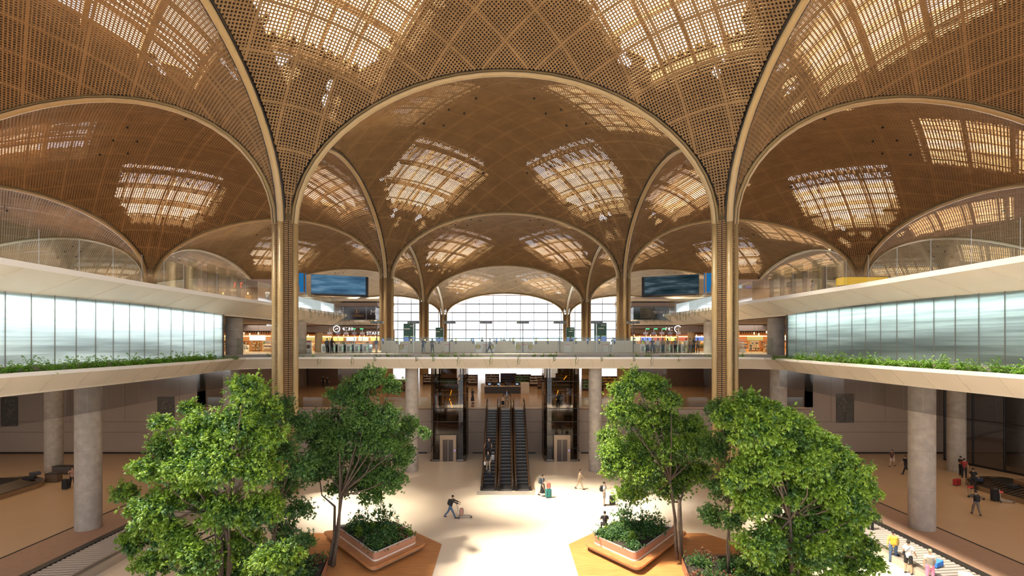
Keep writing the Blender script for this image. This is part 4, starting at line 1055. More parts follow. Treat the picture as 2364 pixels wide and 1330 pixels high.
# gallery level shops
for s, nm in SIDE:
    r = thing('gallery_kiosk', 'brown walled kiosk with wall lights on the %s upper gallery' % nm, 'kiosk', (s*30.0, 58, 15.8))
    MB().box(-4, 4, 0, 6, 0, 3.0).build('wall', mat('kiosk_wall', (.30, .20, .13), .6), r)
    MB().box(-4.4, 4.4, -.8, 6, 2.6, 3.5).build('fascia', M_FASC, r)
    for k in (-3.4, -1.8, 1.0) if s < 0 else (): 
        MB().tube([(k, -.12, 1.9), (k, -.12, 2.1)], .07, 8).build('wall_light', E_WARM, r)
        MB().box(k-.35, k+.35, -.03, 0, .2, 1.8).build('glow_patch', mat('amber_wash', (.62, .36, .12), .5), r)  # amber patch under each lamp, its wash of light put into the colour
    lampd('kiosk_lamp', s*28, 56.8, 18.0, 60, (1, .7, .35), 5, .8)
    if s < 0:
        p = P(551, 659, 57.12); q = thing('red_sign', 'small glowing red sign on the left upper gallery', 'sign', p)
        glyphs(3, .6, emis('red_neon', (1, .08, .03), 2.5), q, (0, 0, 0), 12); MB().box(-.8, .8, .0, .08, -.36, .36).build('backing', M_BROWN, q)
    else:
        for k, (px, py, w, h, col, c) in enumerate(((1728, 663, 17, 8, (.05, .03, .2), 'purple'), (1709, 662, 8, 11, (.35, .45, .5), 'grey'))):
            p = P(px, py, 57.12); q = thing('gallery_monitor', 'hanging %s screen on the right upper gallery' % c, 'screen', p)
            MB().box(-w*.021, w*.021, 0, .08, -h*.021, h*.021).build('housing', M_DARKMETAL, q); MB().box(-w*.019, w*.019, -.01, 0, -h*.018, h*.018).build('display', emis('mon_'+c, col, 1.2), q)
        o = thing('yellow_counter', 'glowing yellow counter behind the glass of the right upper gallery', 'counter', P(1998, 648, 37))
        MB().box(-1.6, 1.6, 0, .8, -.3, .25).build('front', emis('yellow_lit', (1, .55, .03), 1.0), o); MB().box(-1.75, 1.75, -.05, .9, .25, .32).build('top', M_BROWN, o)
        MB().box(-1.6, 1.6, .1, .7, -.9, -.3).build('base', M_BROWN, o)
# ------------------------------------------------------------------ mezzanine furniture
r = thing('information_desk', 'long dark fronted desk with computer screens at the head of the escalators', 'desk', (0, 72, 5.1))
MB().box(-2.9, 2.2, 0, .7, 0, .95).build('dark_front', mat('desk_dark', (.05, .045, .045), .5), r)
MB().box(2.2, 3.4, 0, 1.6, 0, 1.45).box(-3.4, -2.9, 0, 1.6, 0, 1.3).build('side_block', M_CREAM, r)
MB().box(-3.0, 2.3, -.1, .8, .95, 1.02).build('top', mat('desk_top', (.55, .42, .28), .4), r)
for k, x in enumerate((-2.2, -.9, .5, 1.7)):
    o = thing('desk_monitor', 'black computer monitor on the long desk, %s from the left' % ordn[k], 'monitor', (x, 72.35, 6.12), group='monitors on the desk')
    MB().box(-.32, .32, 0, .05, .12, .52).box(-.05, .05, 0, .05, 0, .12).box(-.14, .14, -.08, .14, 0, .02).build('case', M_DARKMETAL, o)
    if k != 2: MB().box(-.16, .16, -.01, 0, .2, .34).build('screen', emis('blue_screen', (.4, .6, .9), 1.2), o)
rd = random.Random(8)
M_RACK = mat('rack_red', (.10, .035, .025), .5); M_RACK2 = mat('rack_brown', (.13, .07, .045), .5)
rk = [(-9, 79, 3), (-6.2, 86, 3), (-2.2, 88, 1), (.6, 90, 2), (3.0, 87, 2), (5.2, 84, 1), (6.6, 79, 3), (-16, 75, 4), (-20.5, 81, 4), (13, 76, 3), (16.5, 82, 3), (-12.5, 88, 3), (10.5, 90, 3), (-25, 90, 4), (24, 92, 4)]
for i, (x, y, t) in enumerate(rk):
    lab = 'dark shop rack on the mezzanine, %s' % (['far left beyond the trees', 'beyond the left lift', 'left of the long desk', 'behind the left end of the long desk', 'behind the middle of the long desk', 'behind the right end of the long desk', 'right of the long desk by the lift', 'left, in front of the others', 'left, second line', 'right, beyond the concrete column', 'right, second line', 'deep left of the lift', 'deep right of the lift', 'deepest on the left', 'deepest on the right'][i])
    o = thing('display_rack', lab, 'shelf', (x, y, 5.1), group='shop racks on the mezzanine')
    w = 1.0+.5*t*.4; f = MB().box(-w, -w+.06, 0, .6, 0, 1.7).box(w-.06, w, 0, .6, 0, 1.7).box(-w, w, .55, .6, 0, 1.7)
    f.build('frame', M_RACK if i % 3 else M_RACK2, o)
    for z in (.3, .75, 1.2, 1.66): MB().box(-w, w, 0, .6, z, z+.05).build('shelf', M_RACK2, o)
    g = MB()
    for z in (.35, .8, 1.25):
        a = -w+.1
        while a < w-.25: q = rd.uniform(.12, .3); g.box(a, a+q*.8, .1, .5, z, z+rd.uniform(.15, .36)); a += q
    tag(g.build('goods', rd.choice(GOODS), o), kind='stuff')
for k, (px, py) in enumerate(((725, 893), (782, 893), (820, 905), (1580, 893), (1625, 893), (1745, 893), (1775, 893))):
    p = PF(px, py, 5.1); o = thing('queue_post', 'dark queue barrier post on the mezzanine, %s from the left' % ordn[k], 'barrier post', (p.x, p.y, 5.1), group='queue barrier posts')
    MB().cyl(0, 0, 0, .03, .18, 16).build('foot', M_DARKMETAL, o); MB().cyl(0, 0, .03, 1.0, .03, 10).build('pole', M_DARKMETAL, o)
for k, (a, b) in enumerate((((725, 893), (782, 893)), ((1580, 893), (1625, 893)))):
    p = PF(*a, 5.1); q = PF(*b, 5.1); o = MB().bar((p.x, p.y, 6.0), (q.x, q.y, 6.0), .01, .06).build('queue_belt', mat('belt_red', (.35, .06, .03), .6)); tag(o, 'red queue belt stretched between posts on the %s of the mezzanine' % ('left' if k == 0 else 'right'), 'barrier belt')
# mezzanine: interior walls and square lift cores seen past the columns
for i, (x, y, w, h, lab) in enumerate(((-30.5, 86, 5, 4.7, 'dark brown wall block at the left end of the mezzanine'), (29.5, 84, 6, 4.7, 'dark brown wall block at the right end of the mezzanine'), (-13, 118, 3.5, 4.7, 'brown wall block deep in the mezzanine, left'), (14, 118, 3.5, 4.7, 'brown wall block deep in the mezzanine, right'))):
    struct('wall_core', MB().box(x-w/2, x+w/2, y, y+2, 5.1, 5.1+h), mat('core_brown', (.16, .10, .065), .6), lab)
for y in (78, 114, 150):
    for x in (-54, -18, 18, 54):
        o = thing('column_base', 'brown round column casing on the mezzanine under the roof tree, %s%d paces deep' % ('left ' if x < 0 else 'right ', y), 'column', (x, y, 5.1), kind='structure')
        MB().prism([(1, 0), (0, 1), (-1, 0), (0, -1)], 0, 5.8).build('shaft', M_RIB, o)
# ------------------------------------------------------------------ planting
def leaf_mat(name, c0, c1, tr=0.35):
    m = bpy.data.materials.new(name); m.use_nodes = True; MATS[name] = m; nt = m.node_tree; nt.nodes.clear()
    out = nt.nodes.new('ShaderNodeOutputMaterial'); d = nt.nodes.new('ShaderNodeBsdfDiffuse'); t = nt.nodes.new('ShaderNodeBsdfTranslucent'); g = nt.nodes.new('ShaderNodeBsdfGlossy')
    geo = nt.nodes.new('ShaderNodeNewGeometry'); rp = nt.nodes.new('ShaderNodeValToRGB'); m1 = nt.nodes.new('ShaderNodeMixShader'); m2 = nt.nodes.new('ShaderNodeMixShader')
    rp.color_ramp.elements[0].color = tuple(c0)+(1,); rp.color_ramp.elements[1].color = tuple(c1)+(1,)
    nt.links.new(geo.outputs['Random Per Island'], rp.inputs[0]); nt.links.new(rp.outputs[0], d.inputs[0]); nt.links.new(rp.outputs[0], t.inputs[0])
    g.inputs['Roughness'].default_value = .45; m1.inputs[0].default_value = tr; m2.inputs[0].default_value = .05
    nt.links.new(d.outputs[0], m1.inputs[1]); nt.links.new(t.outputs[0], m1.inputs[2]); nt.links.new(m1.outputs[0], m2.inputs[1]); nt.links.new(g.outputs[0], m2.inputs[2]); nt.links.new(m2.outputs[0], out.inputs[0])
    return m
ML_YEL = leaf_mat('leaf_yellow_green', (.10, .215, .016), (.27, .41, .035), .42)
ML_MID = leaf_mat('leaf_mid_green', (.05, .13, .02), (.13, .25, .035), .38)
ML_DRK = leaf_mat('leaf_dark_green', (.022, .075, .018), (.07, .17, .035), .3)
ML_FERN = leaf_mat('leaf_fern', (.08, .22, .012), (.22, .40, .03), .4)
M_BARK = mat('bark', (.075, .052, .034), .85, noise=(6, .3), bump=.4)
def leaf_cluster(C, U, n, L, W, rs, droop=.8, spread=1.0):
    """C: (k,3) centres, U: (k,3) outward directions; n leaflets each; returns verts, quads (kite leaves folded on the midrib)."""
    k = len(C); C = np.repeat(C, n, 0); U = np.repeat(U, n, 0)
    a = rs.normal(0, 1, (k*n, 3))*spread; d = U*.9+a; d[:, 2] -= droop*rs.uniform(.3, 1.3, k*n)
    d /= np.linalg.norm(d, axis=1, keepdims=True)
    up = np.tile([0, 0, 1.0], (k*n, 1))+rs.normal(0, .35, (k*n, 3)); s = np.cross(d, up); s /= np.linalg.norm(s, axis=1, keepdims=True)+1e-9
    nrm = np.cross(s, d)
    l = L*rs.uniform(.7, 1.25, (k*n, 1)); w = W*rs.uniform(.8, 1.2, (k*n, 1))
    b = C+d*l*.12; tip = C+d*l+nrm*(-l*.12); mid = C+d*l*.52+nrm*l*.06
    V = np.stack([b, mid+s*w-nrm*w*.25, tip, mid-s*w-nrm*w*.25, mid], 1).reshape(-1, 3)
    i = np.arange(k*n)*5
    F = np.concatenate([np.stack([i, i+1, i+2, i+4], -1), np.stack([i, i+4, i+2, i+3], -1)])
    return V, F
def tree(name, label, base, blobs, mats, clusters, n, L, W, seed, trunk_r=.12, stems=3, fork=.12, cat='tree', group=None, droop=.8):
    rs = np.random.RandomState(seed); rd = random.Random(seed)
    root = thing(name, label, cat, base, group=group); B = Vector(base)
    wood = MB(); tips = []
    cen = [(Vector(c)-B, r) for c, r in blobs]
    top = max(c.z for c, r in cen); mean = sum((c for c, r in cen), Vector())/len(cen)
    st = []
    for k in range(stems):
        a = 2*PI*k/stems+rd.uniform(0, 1.5); b0 = Vector((math.cos(a)*trunk_r*1.3, math.sin(a)*trunk_r*1.3, 0)) if stems > 1 else Vector((0, 0, 0))
        e = Vector((mean.x*fork*1.2+math.cos(a)*.3, mean.y*fork*1.2+math.sin(a)*.3, top*rd.uniform(.3, .45)))
        m = (b0+e)/2+Vector((rd.uniform(-.2, .2), rd.uniform(-.2, .2), 0))
        wood.tube([b0, (b0+m)/2+Vector((rd.uniform(-.06, .06), 0, 0)), m, e], [trunk_r, trunk_r*.85, trunk_r*.75, trunk_r*.62], 8); st.append(e)
    for c, r in cen:
        e = min(st, key=lambda q: (q-c).length+rd.uniform(0, .8)); m = (e*.5+c*.5)+Vector((rd.uniform(-.3, .3), rd.uniform(-.3, .3), rd.uniform(-.5, .1)))
        wood.tube([e, (e+m)/2, m, c], [trunk_r*.55, trunk_r*.42, trunk_r*.33, trunk_r*.2], 6)
        for q in range(7):
            d = Vector((rd.gauss(0, 1), rd.gauss(0, 1), rd.gauss(.25, .8))).normalized(); t = c+Vector((d.x*r, d.y*r, d.z*r*.85))*rd.uniform(.7, 1.0)
            wood.tube([c, (c+t)/2+Vector((0, 0, .1)), t], [trunk_r*.2, trunk_r*.12, trunk_r*.05], 4, caps=False)
    wood.build('trunk', M_BARK, root, smooth=True)
    tot = sum(r*r for c, r in cen)
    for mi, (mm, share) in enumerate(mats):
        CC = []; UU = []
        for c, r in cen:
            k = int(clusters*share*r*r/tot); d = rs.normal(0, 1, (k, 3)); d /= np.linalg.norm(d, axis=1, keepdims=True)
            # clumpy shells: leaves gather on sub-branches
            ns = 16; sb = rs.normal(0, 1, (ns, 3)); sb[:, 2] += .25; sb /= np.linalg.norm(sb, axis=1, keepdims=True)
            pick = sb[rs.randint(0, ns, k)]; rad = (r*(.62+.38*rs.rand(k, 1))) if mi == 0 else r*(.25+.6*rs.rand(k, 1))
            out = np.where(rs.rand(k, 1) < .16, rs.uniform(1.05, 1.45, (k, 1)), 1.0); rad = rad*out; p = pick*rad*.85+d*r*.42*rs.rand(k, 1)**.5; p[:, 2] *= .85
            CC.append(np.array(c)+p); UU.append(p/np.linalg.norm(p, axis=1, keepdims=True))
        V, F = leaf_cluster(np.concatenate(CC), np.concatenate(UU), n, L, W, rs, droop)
        o = link_mesh('foliage', np_mesh('foliage', V, F), mm, root); tag(o, kind='stuff')
    return root
def BL(lst, D, rp, seed, dj=1.3):
    rd = random.Random(seed); o = []
    for t in lst:
        dd = D+rd.uniform(-dj, dj); r = (t[2] if len(t) > 2 else rp)*dd/F_PX
        o.append((P(t[0], t[1], dd), r))
    return o
LT1 = [(566,900,42),(590,935),(438,945,24),(375,975,26),(478,991),(545,985),(610,999),(398,1039),(498,1079),(339,1085,34),(285,1139,28),(598,1090),(438,1139),(358,1178),(518,1178),(600,1180),(398,1238),(558,1258),(315,1250,38),(450,1298),(637,1290),(360,1300,40),(540,1325),(470,1040),(430,1090)]
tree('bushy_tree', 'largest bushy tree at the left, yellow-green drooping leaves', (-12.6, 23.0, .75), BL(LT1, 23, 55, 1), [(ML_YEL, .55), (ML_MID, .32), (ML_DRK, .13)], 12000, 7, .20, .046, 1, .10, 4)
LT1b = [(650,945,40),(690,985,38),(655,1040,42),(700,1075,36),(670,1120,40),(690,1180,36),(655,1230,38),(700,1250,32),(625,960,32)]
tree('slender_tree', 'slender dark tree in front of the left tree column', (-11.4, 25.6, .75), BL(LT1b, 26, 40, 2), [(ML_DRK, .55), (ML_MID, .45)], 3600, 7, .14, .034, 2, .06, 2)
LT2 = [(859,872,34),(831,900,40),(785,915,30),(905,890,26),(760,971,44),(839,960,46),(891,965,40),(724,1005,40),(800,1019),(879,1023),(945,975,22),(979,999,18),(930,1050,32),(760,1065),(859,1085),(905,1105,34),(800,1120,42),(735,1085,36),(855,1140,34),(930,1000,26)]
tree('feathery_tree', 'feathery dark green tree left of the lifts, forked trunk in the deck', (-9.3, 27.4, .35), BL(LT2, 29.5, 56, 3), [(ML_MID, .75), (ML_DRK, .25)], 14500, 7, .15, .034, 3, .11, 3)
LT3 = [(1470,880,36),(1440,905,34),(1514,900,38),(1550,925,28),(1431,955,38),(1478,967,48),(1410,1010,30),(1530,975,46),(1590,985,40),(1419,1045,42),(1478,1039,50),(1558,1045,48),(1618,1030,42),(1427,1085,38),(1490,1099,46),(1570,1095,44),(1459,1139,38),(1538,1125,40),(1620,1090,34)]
tree('feathery_tree', 'feathery bright green tree right of the lifts, forked trunk in the deck', (9.6, 28.2, .35), BL(LT3, 29.5, 54, 4), [(ML_YEL, .55), (ML_MID, .35), (ML_DRK, .10)], 14500, 7, .15, .034, 4, .11, 3)  # right-hand trees get brighter leaf colours, putting the sun into the foliage
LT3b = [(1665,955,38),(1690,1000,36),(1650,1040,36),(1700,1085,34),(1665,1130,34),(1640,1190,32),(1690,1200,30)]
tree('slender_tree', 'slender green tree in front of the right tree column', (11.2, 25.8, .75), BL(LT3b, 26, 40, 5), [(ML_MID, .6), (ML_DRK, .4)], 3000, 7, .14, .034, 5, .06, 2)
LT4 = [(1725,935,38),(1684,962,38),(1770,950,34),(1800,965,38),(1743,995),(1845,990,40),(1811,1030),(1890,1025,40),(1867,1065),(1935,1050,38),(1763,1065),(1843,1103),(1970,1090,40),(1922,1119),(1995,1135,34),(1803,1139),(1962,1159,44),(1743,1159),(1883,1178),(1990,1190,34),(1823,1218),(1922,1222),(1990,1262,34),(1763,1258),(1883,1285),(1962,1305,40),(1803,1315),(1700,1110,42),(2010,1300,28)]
tree('bushy_tree', 'largest bushy tree at the right, bright yellow-green drooping leaves', (12.9, 23.0, .75), BL(LT4, 23, 55, 6), [(ML_YEL, .62), (ML_MID, .28), (ML_DRK, .10)], 13500, 7, .20, .046, 6, .10, 4)  # larger yellow-green share here, sunlight painted into the leaf mix
# decks and planters
M_DECK = mat('deck_wood', (.46, .20, .065), .38, noise=(1.6, .22), scale=(.6, 5, 1), spec=.4)
M_BENCH = mat('bench_wood', (.40, .165, .06), .35, noise=(2, .15), scale=(1, 1, 4)); M_PLANT = mat('planter_terracotta', (.36, .17, .10), .5); M_PLANTW = mat('planter_inner', (.66, .60, .52), .5); M_SOIL = mat('soil', (.035, .025, .018), .95)
def rounded(poly, r, n=5):
    o = []; m = len(poly)
    for i, p in enumerate(poly):
        p = Vector(p); a = (Vector(poly[i-1])-p).normalized(); b = (Vector(poly[(i+1) % m])-p).normalized()
        p0 = p+a*r; p1 = p+b*r
        for k in range(n+1):
            t = k/n; o.append(tuple(p0*(1-t)**2+p*2*t*(1-t)+p1*t*t))
    return o
def inset(poly, d):
    o = []; m = len(poly)
    ar = sum(poly[i-1][0]*poly[i][1]-poly[i][0]*poly[i-1][1] for i in range(m))
    if ar < 0: d = -d
    for i, p in enumerate(poly):
        p = Vector(p); a = (p-Vector(poly[i-1])).normalized(); b = (Vector(poly[(i+1) % m])-p).normalized()
        n1 = Vector((-a.y, a.x)); n2 = Vector((-b.y, b.x)); n = (n1+n2).normalized(); o.append(tuple(p+n*(d/max(.3, n.dot(n1)))))
    return o
def shrub(m, seed, n=60, L=.16, W=.04, h=.5, spread=.35):
    rs = np.random.RandomState(seed); C = rs.normal(0, 1, (n, 3))*[spread, spread, h*.35]+[0, 0, h*.6]; C[:, 2] = np.clip(C[:, 2], .08, h*1.5)
    U = C/np.linalg.norm(C, axis=1, keepdims=True); V, F = leaf_cluster(C, U, 6, L, W, rs, .3)
    return np_mesh('shrub', V, F)
SHR = [(shrub(None, 1), ML_DRK), (shrub(None, 2, 50, .14, .05, .4), ML_MID), (shrub(None, 3, 70, .2, .035, .7, .3), ML_DRK), (shrub(None, 4, 36, .22, .06, .45), mat('leaf_bronze', (.16, .06, .03), .6)), (shrub(None, 5, 40, .3, .035, .5, .12), ML_YEL)]
for s, nm in SIDE:
    dk = [(s*x, y) for x, y in ((3.85, 14), (3.85, 31.1), (5.7, 33.0), (12.8, 32.9), (15.6, 29.2), (17.0, 24), (17.0, 14))]
    o = MB().prism(dk, 0.0, .06).build('timber_deck', M_DECK, None); tag(o, 'orange-brown timber deck island under the %s trees' % nm, 'deck')
    rim = [(s*x, y) for x, y in ((10.6, 31.8), (7.0, 27.5), (5.15, 30.2), (7.3, 33.0) if False else (7.0, 32.5))]
    r = thing('planter_bench', 'angular terracotta planter ringed by a wooden bench on the %s deck' % nm, 'planter', (0, 0, .06))
    R0 = rounded(rim, .35); big = rounded(inset(rim, -.48), .55); foot = rounded(inset(rim, .15), .3)
    MB().prism(foot, 0, .6).build('plinth', M_DARKMETAL, r)
    MB().prism(R0, .52, .9, cap=False).build('box', M_PLANT, r); MB().prism(rounded(inset(rim, .08), .3), .5, .93, cap=False).build('inner_rim', M_PLANTW, r)
    MB().prism(R0, .44, .52).build('beige_band', M_PLANTW, r)  # pale beige band below the terracotta box
    MB().prism(big, .30, .44).build('bench_seat', M_BENCH, r, bevel=.03)
    MB().prism(rounded(inset(rim, -.3), .5), .14, .30).build('bench_underside', mat('bench_under', (.32, .22, .15), .5), r)
    MB().prism(rounded(inset(rim, .1), .3), .70, .80).build('soil', M_SOIL, r)
    # second planter nearer the camera round the bushy tree
    rim2 = [(s*x, y) for x, y in ((9.0, 24.6), (9.6, 20.6), (15.4, 19.4), (16.2, 24.6), (12.2, 28.2), (9.6, 28.0))]
    r2 = thing('planter', 'low terracotta planter holding the bushy and slender trees on the %s' % nm, 'planter', (0, 0, .06))
    MB().prism(rounded(rim2, .35), 0, .62, cap=False).build('box', M_PLANT, r2); MB().prism(rounded(inset(rim2, .1), .3), .0, .55).build('soil', M_SOIL, r2)
    rd = random.Random(5+s)
    def inside(x, y, poly):
        c = False
        for i in range(len(poly)):
            (x1, y1), (x2, y2) = poly[i-1], poly[i]
            if (y1 > y) != (y2 > y) and x < (x2-x1)*(y-y1)/(y2-y1)+x1: c = not c
        return c
    for poly, z, cnt, lab, g in ((inset(rim, .35), .84, 46, 'low dark leafy shrub filling the bench planter on the %s' % nm, 'shrubs in the %s bench planter' % nm), (inset(rim2, .4), .6, 60, 'low dark shrub under the bushy tree on the %s' % nm, 'shrubs under the %s bushy tree' % nm)):
        k = 0; xs = [p[0] for p in poly]; ys = [p[1] for p in poly]
        while k < cnt:
            x = rd.uniform(min(xs), max(xs)); y = rd.uniform(min(ys), max(ys))
            if not inside(x, y, poly): continue
            if y < 22.5: y += 3
            if not inside(x, y, poly): continue
            me, m = SHR[rd.choice([0, 0, 0, 1, 1, 2, 3, 4])]
            o = link_mesh('low_shrub', me, m, None, (x, y, z), rd.uniform(0, 6.28)); o.scale = (rd.uniform(.55, .85),)*3
            tag(o, lab, 'shrub', g); k += 1
    for k, (x, y, sc_) in enumerate(((7.4, 31.2, 1.7), (8.7, 31.0, 1.4), (6.6, 30.2, .9))):
        o = link_mesh('tall_shrub', SHR[2][0], ML_MID if k < 2 else ML_YEL, None, (s*x, y, .84), k); o.scale = (sc_*.8, sc_*.8, sc_)
        tag(o, 'taller feathery shrub rising from the %s bench planter, %s' % (nm, ['at its middle', 'beside the tree trunk', 'towards the lifts'][k]), 'shrub')
# fern-like plants along the departures ledge
def fern(seed, fr=13, L=.55, w=.09):
    rs = np.random.RandomState(seed); V = []; F = []
    for k in range(fr):
        a = rs.uniform(0, 2*PI); e = rs.uniform(.5, 1.3); l = L*rs.uniform(.6, 1.2); d = np.array([math.cos(a), math.sin(a), 0]); sd = np.array([-math.sin(a), math.cos(a), 0])
        for j in range(7):
            t = (j+.6)/7; p = d*l*t*math.cos(e)+np.array([0, 0, l*(t*math.sin(e)-.5*t*t)])
            q = w*(1.2-t)*1.5
            for sg in (-1, 1):
                b = len(V); tip = p+sd*sg*q+d*q*.5+np.array([0, 0, -.02])
                V += [p, p+d*l*.07+sd*sg*q*.3, tip, p+sd*sg*q*.6-d*l*.02]; F.append((b, b+1, b+2, b+3))
    V = np.array(V); V[:, 2] = np.clip(V[:, 2], -.03, None)
    return np_mesh('fern', V, np.array(F))
FERNS = [fern(i) for i in range(4)]; TUFT = [fern(20+i, 9, .28, .04) for i in range(3)]
for s, nm in SIDE:
    rd = random.Random(30+s); y = 19.5; k = 0
    while y < 44:
        xx = float(np.interp(y, [20, 30, 36, 41, 44], [21.3, 21.4, 21.8, 22.5, 23.0])); xx = min(22.95, xx+rd.uniform(.45, .95)) if y < 38.5 else min(22.9, xx+.3)
        o = link_mesh('ledge_fern', FERNS[rd.randrange(4)], ML_FERN, None, (s*xx, y, 10.8), rd.uniform(0, 6.28)); q_ = rd.uniform(.85, 1.3)*(1 if y < 40 else .6); o.scale = (q_, q_, q_*2.6)
        tag(o, 'bright green fern on the ledge in front of the %s frosted glass' % nm, 'fern', 'ferns along the %s ledge' % nm)
        y += rd.uniform(.26, .42)
rd = random.Random(77)
for k in range(90):
    x = -22+44*(k+.5)/90+rd.uniform(-.2, .2)
    if rd.random() < .12: continue
    o = link_mesh('ledge_grass', TUFT[rd.randrange(3)], ML_FERN, None, (x, 46.4+rd.uniform(.42, 1.0), 10.8), rd.uniform(0, 6.28)); q_ = rd.uniform(.8, 1.5); o.scale = (q_, q_, q_*rd.choice([1.6, 2.2, 3.4]))
    tag(o, 'low green grass tuft in the ledge along the front of departures level', 'plant', 'grass tufts along the departures front ledge')
def vine(seed, L):
    rs = np.random.RandomState(seed); m = MB(); V = []; F = []
    for k in range(3):
        x = rs.uniform(-.35, .35); p = [Vector((x, 0, .06))]
        for j in range(6): p.append(p[-1]+Vector((rs.uniform(-.06, .06), rs.uniform(-.02, .01), -L/6*rs.uniform(.6, 1.2))))
        m.tube(p, .008, 4, caps=False)
        for q in p[1:]:
            for z in range(2):
                b = len(m.v); d = rs.uniform(-.07, .07); m.v += [tuple(q), tuple(q+Vector((d*.6, -.02, .012))), tuple(q+Vector((d*.9, -.03, -.025))), tuple(q+Vector((0, 0, -.025)))]; m.f.append((b, b+1, b+2, b+3))
    return m.mesh('vine')
VN = [vine(i, l) for i, l in enumerate((.5, .8, 1.1))]
def place_vines(path, z, n, lab, grp, seed, rot=None, tall=(0, 1, 2)):
    rd = random.Random(seed)
    for k in range(n):
        t = (k+rd.uniform(.2, .8))/n*(len(path)-1); i = int(t); u = t-i
        a = Vector(path[i]); b = Vector(path[i+1]); p = a*(1-u)+b*u; d = (b-a).normalized()
        nrm = Vector((d.y, -d.x))
        o = link_mesh('trailing_vine', VN[rd.choice(tall)], ML_DRK, None, (p.x+nrm.x*.06, p.y+nrm.y*.06, z), math.atan2(d.y, d.x)); tag(o, lab, 'vine', grp)
place_vines([(-20, 46.4), (20, 46.4)], 10.93, 16, 'thin dark vine hanging over the lip of the departures front ledge', 'vines over the departures front ledge', 3, tall=(0, 0, 1))
for s, nm in SIDE:
    pth = [(-21.7, 52), (-21.4, 62), (-20.9, 67.8)] if s < 0 else [(20.9, 67.8), (21.4, 62), (21.7, 52)]
    place_vines(pth, 15.96, 22, 'trailing vine hanging from the pointed end of the %s gallery ledge' % nm, 'vines on the %s gallery point' % nm, 5+s)
    pth = [(-21.5, 88-.3), (-34, 87.7)][::-1] if s < 0 else [(21.5, 87.7), (34, 87.7)]
    place_vines(pth, 16.2, 16, 'dark vine hanging from the far %s pavilion ledge' % nm, 'vines on the %s pavilion' % nm, 8+s)
    rd = random.Random(60+s)
    for k in range(30):
        y = 21+k*1.55; xx = float(np.interp(y, [4, 14, 24, 32, 40, 46, 54, 62, 68], [21.2, 21.7, 22, 22.2, 22, 21.7, 21.7, 21.4, 20.9]))+.32
        o = link_mesh('ledge_sprig', TUFT[rd.randrange(3)], ML_DRK, None, (s*xx, y+rd.uniform(-.4, .4), 15.8), rd.uniform(0, 6)); o.scale = (rd.uniform(.4, 1.1),)*3
        tag(o, 'small sprig of greenery in the lip of the %s upper gallery' % nm, 'plant', 'sprigs along the %s upper gallery' % nm)
p = P(2255, 596, 30)
o = link_mesh('spiky_plant', fern(50, 26, .9, .03), ML_MID, None, (p.x+.6, p.y, 15.8)); o.scale = (1, 1, 1.6); tag(o, 'spiky plant on the right upper gallery behind the glass', 'plant')
# ------------------------------------------------------------------ people
def bake(mb, vox):
    me = mb.mesh('tmp'); o = bpy.data.objects.new('tmp', me); SC.collection.objects.link(o)
    md = o.modifiers.new('r', 'REMESH'); md.mode = 'VOXEL'; md.voxel_size = vox; md.use_smooth_shade = True
    sm = o.modifiers.new('s', 'SMOOTH'); sm.iterations = 2; sm.factor = .5
    dg = bpy.context.evaluated_depsgraph_get(); ev = o.evaluated_get(dg)
    res = bpy.data.meshes.new_from_object(ev, depsgraph=dg)
    bpy.data.objects.remove(o); bpy.data.meshes.remove(me)
    return res
def V3(*a): return Vector(a)
# pose: joints for a 1.72 m figure facing -Y.  keys: hip, chest, neck, head, then (L/R) shoulder elbow hand, thigh knee ankle toe
def pose(lean=0, lstep=0, rstep=0, lb=0, rb=0, la=(0.02, .05), ra=(0.02, .05), lelb=.12, relb=.12, spread=.0, hip=.92, sit=False, look=0):
    j = {}; h = hip
    j['hip'] = V3(0, 0, h); j['waist'] = V3(0, -lean*.35, h+.17); j['chest'] = V3(0, -lean*.8, h+.38); j['neck'] = V3(0, -lean*1.0, h+.56); j['head'] = V3(0, -lean*1.1-.02, h+.70)
    for s, st, bn, (sw, out), el in ((-1, lstep, lb, la, lelb), (1, rstep, rb, ra, relb)):
        k = 'L' if s < 0 else 'R'
        sh = V3(s*.185, -lean*.9, h+.50); j['sh'+k] = sh
        # sw: forward swing angle of the upper arm, el: extra bend of the forearm, out: sideways
        ua = V3(s*math.sin(out+.12), -math.sin(sw), -math.cos(sw)).normalized(); e = sh+ua*.29; fa = V3(s*math.sin(out)*.6, -math.sin(sw+el), -math.cos(sw+el)).normalized()
        j['el'+k] = e; j['ha'+k] = e+fa*.25; j['fa'+k] = fa
        th = V3(s*.095, 0, h-.03); j['th'+k] = th
        if sit:
            kn = th+V3(s*.05, -.42, 0.0); an = kn+V3(0, -.05, -.42)
        else:
            a = st; kn = th+V3(s*spread*.5, -math.sin(a), -math.cos(a))*.43; b = a-bn; an = kn+V3(s*spread*.5, -math.sin(b), -math.cos(b))*.41
        j['kn'+k] = kn; j['an'+k] = an
    low = min(j['anL'].z, j['anR'].z)-.075
    if not sit:
        for q in j:
            if not q.startswith('fa'): j[q] = j[q]-V3(0, 0, low)
    j['_look'] = look
    return j
def limb(m, pts, rad, n=10, sx=1.0): m.tube(pts, rad, n, sx=sx)
_bodies = {}
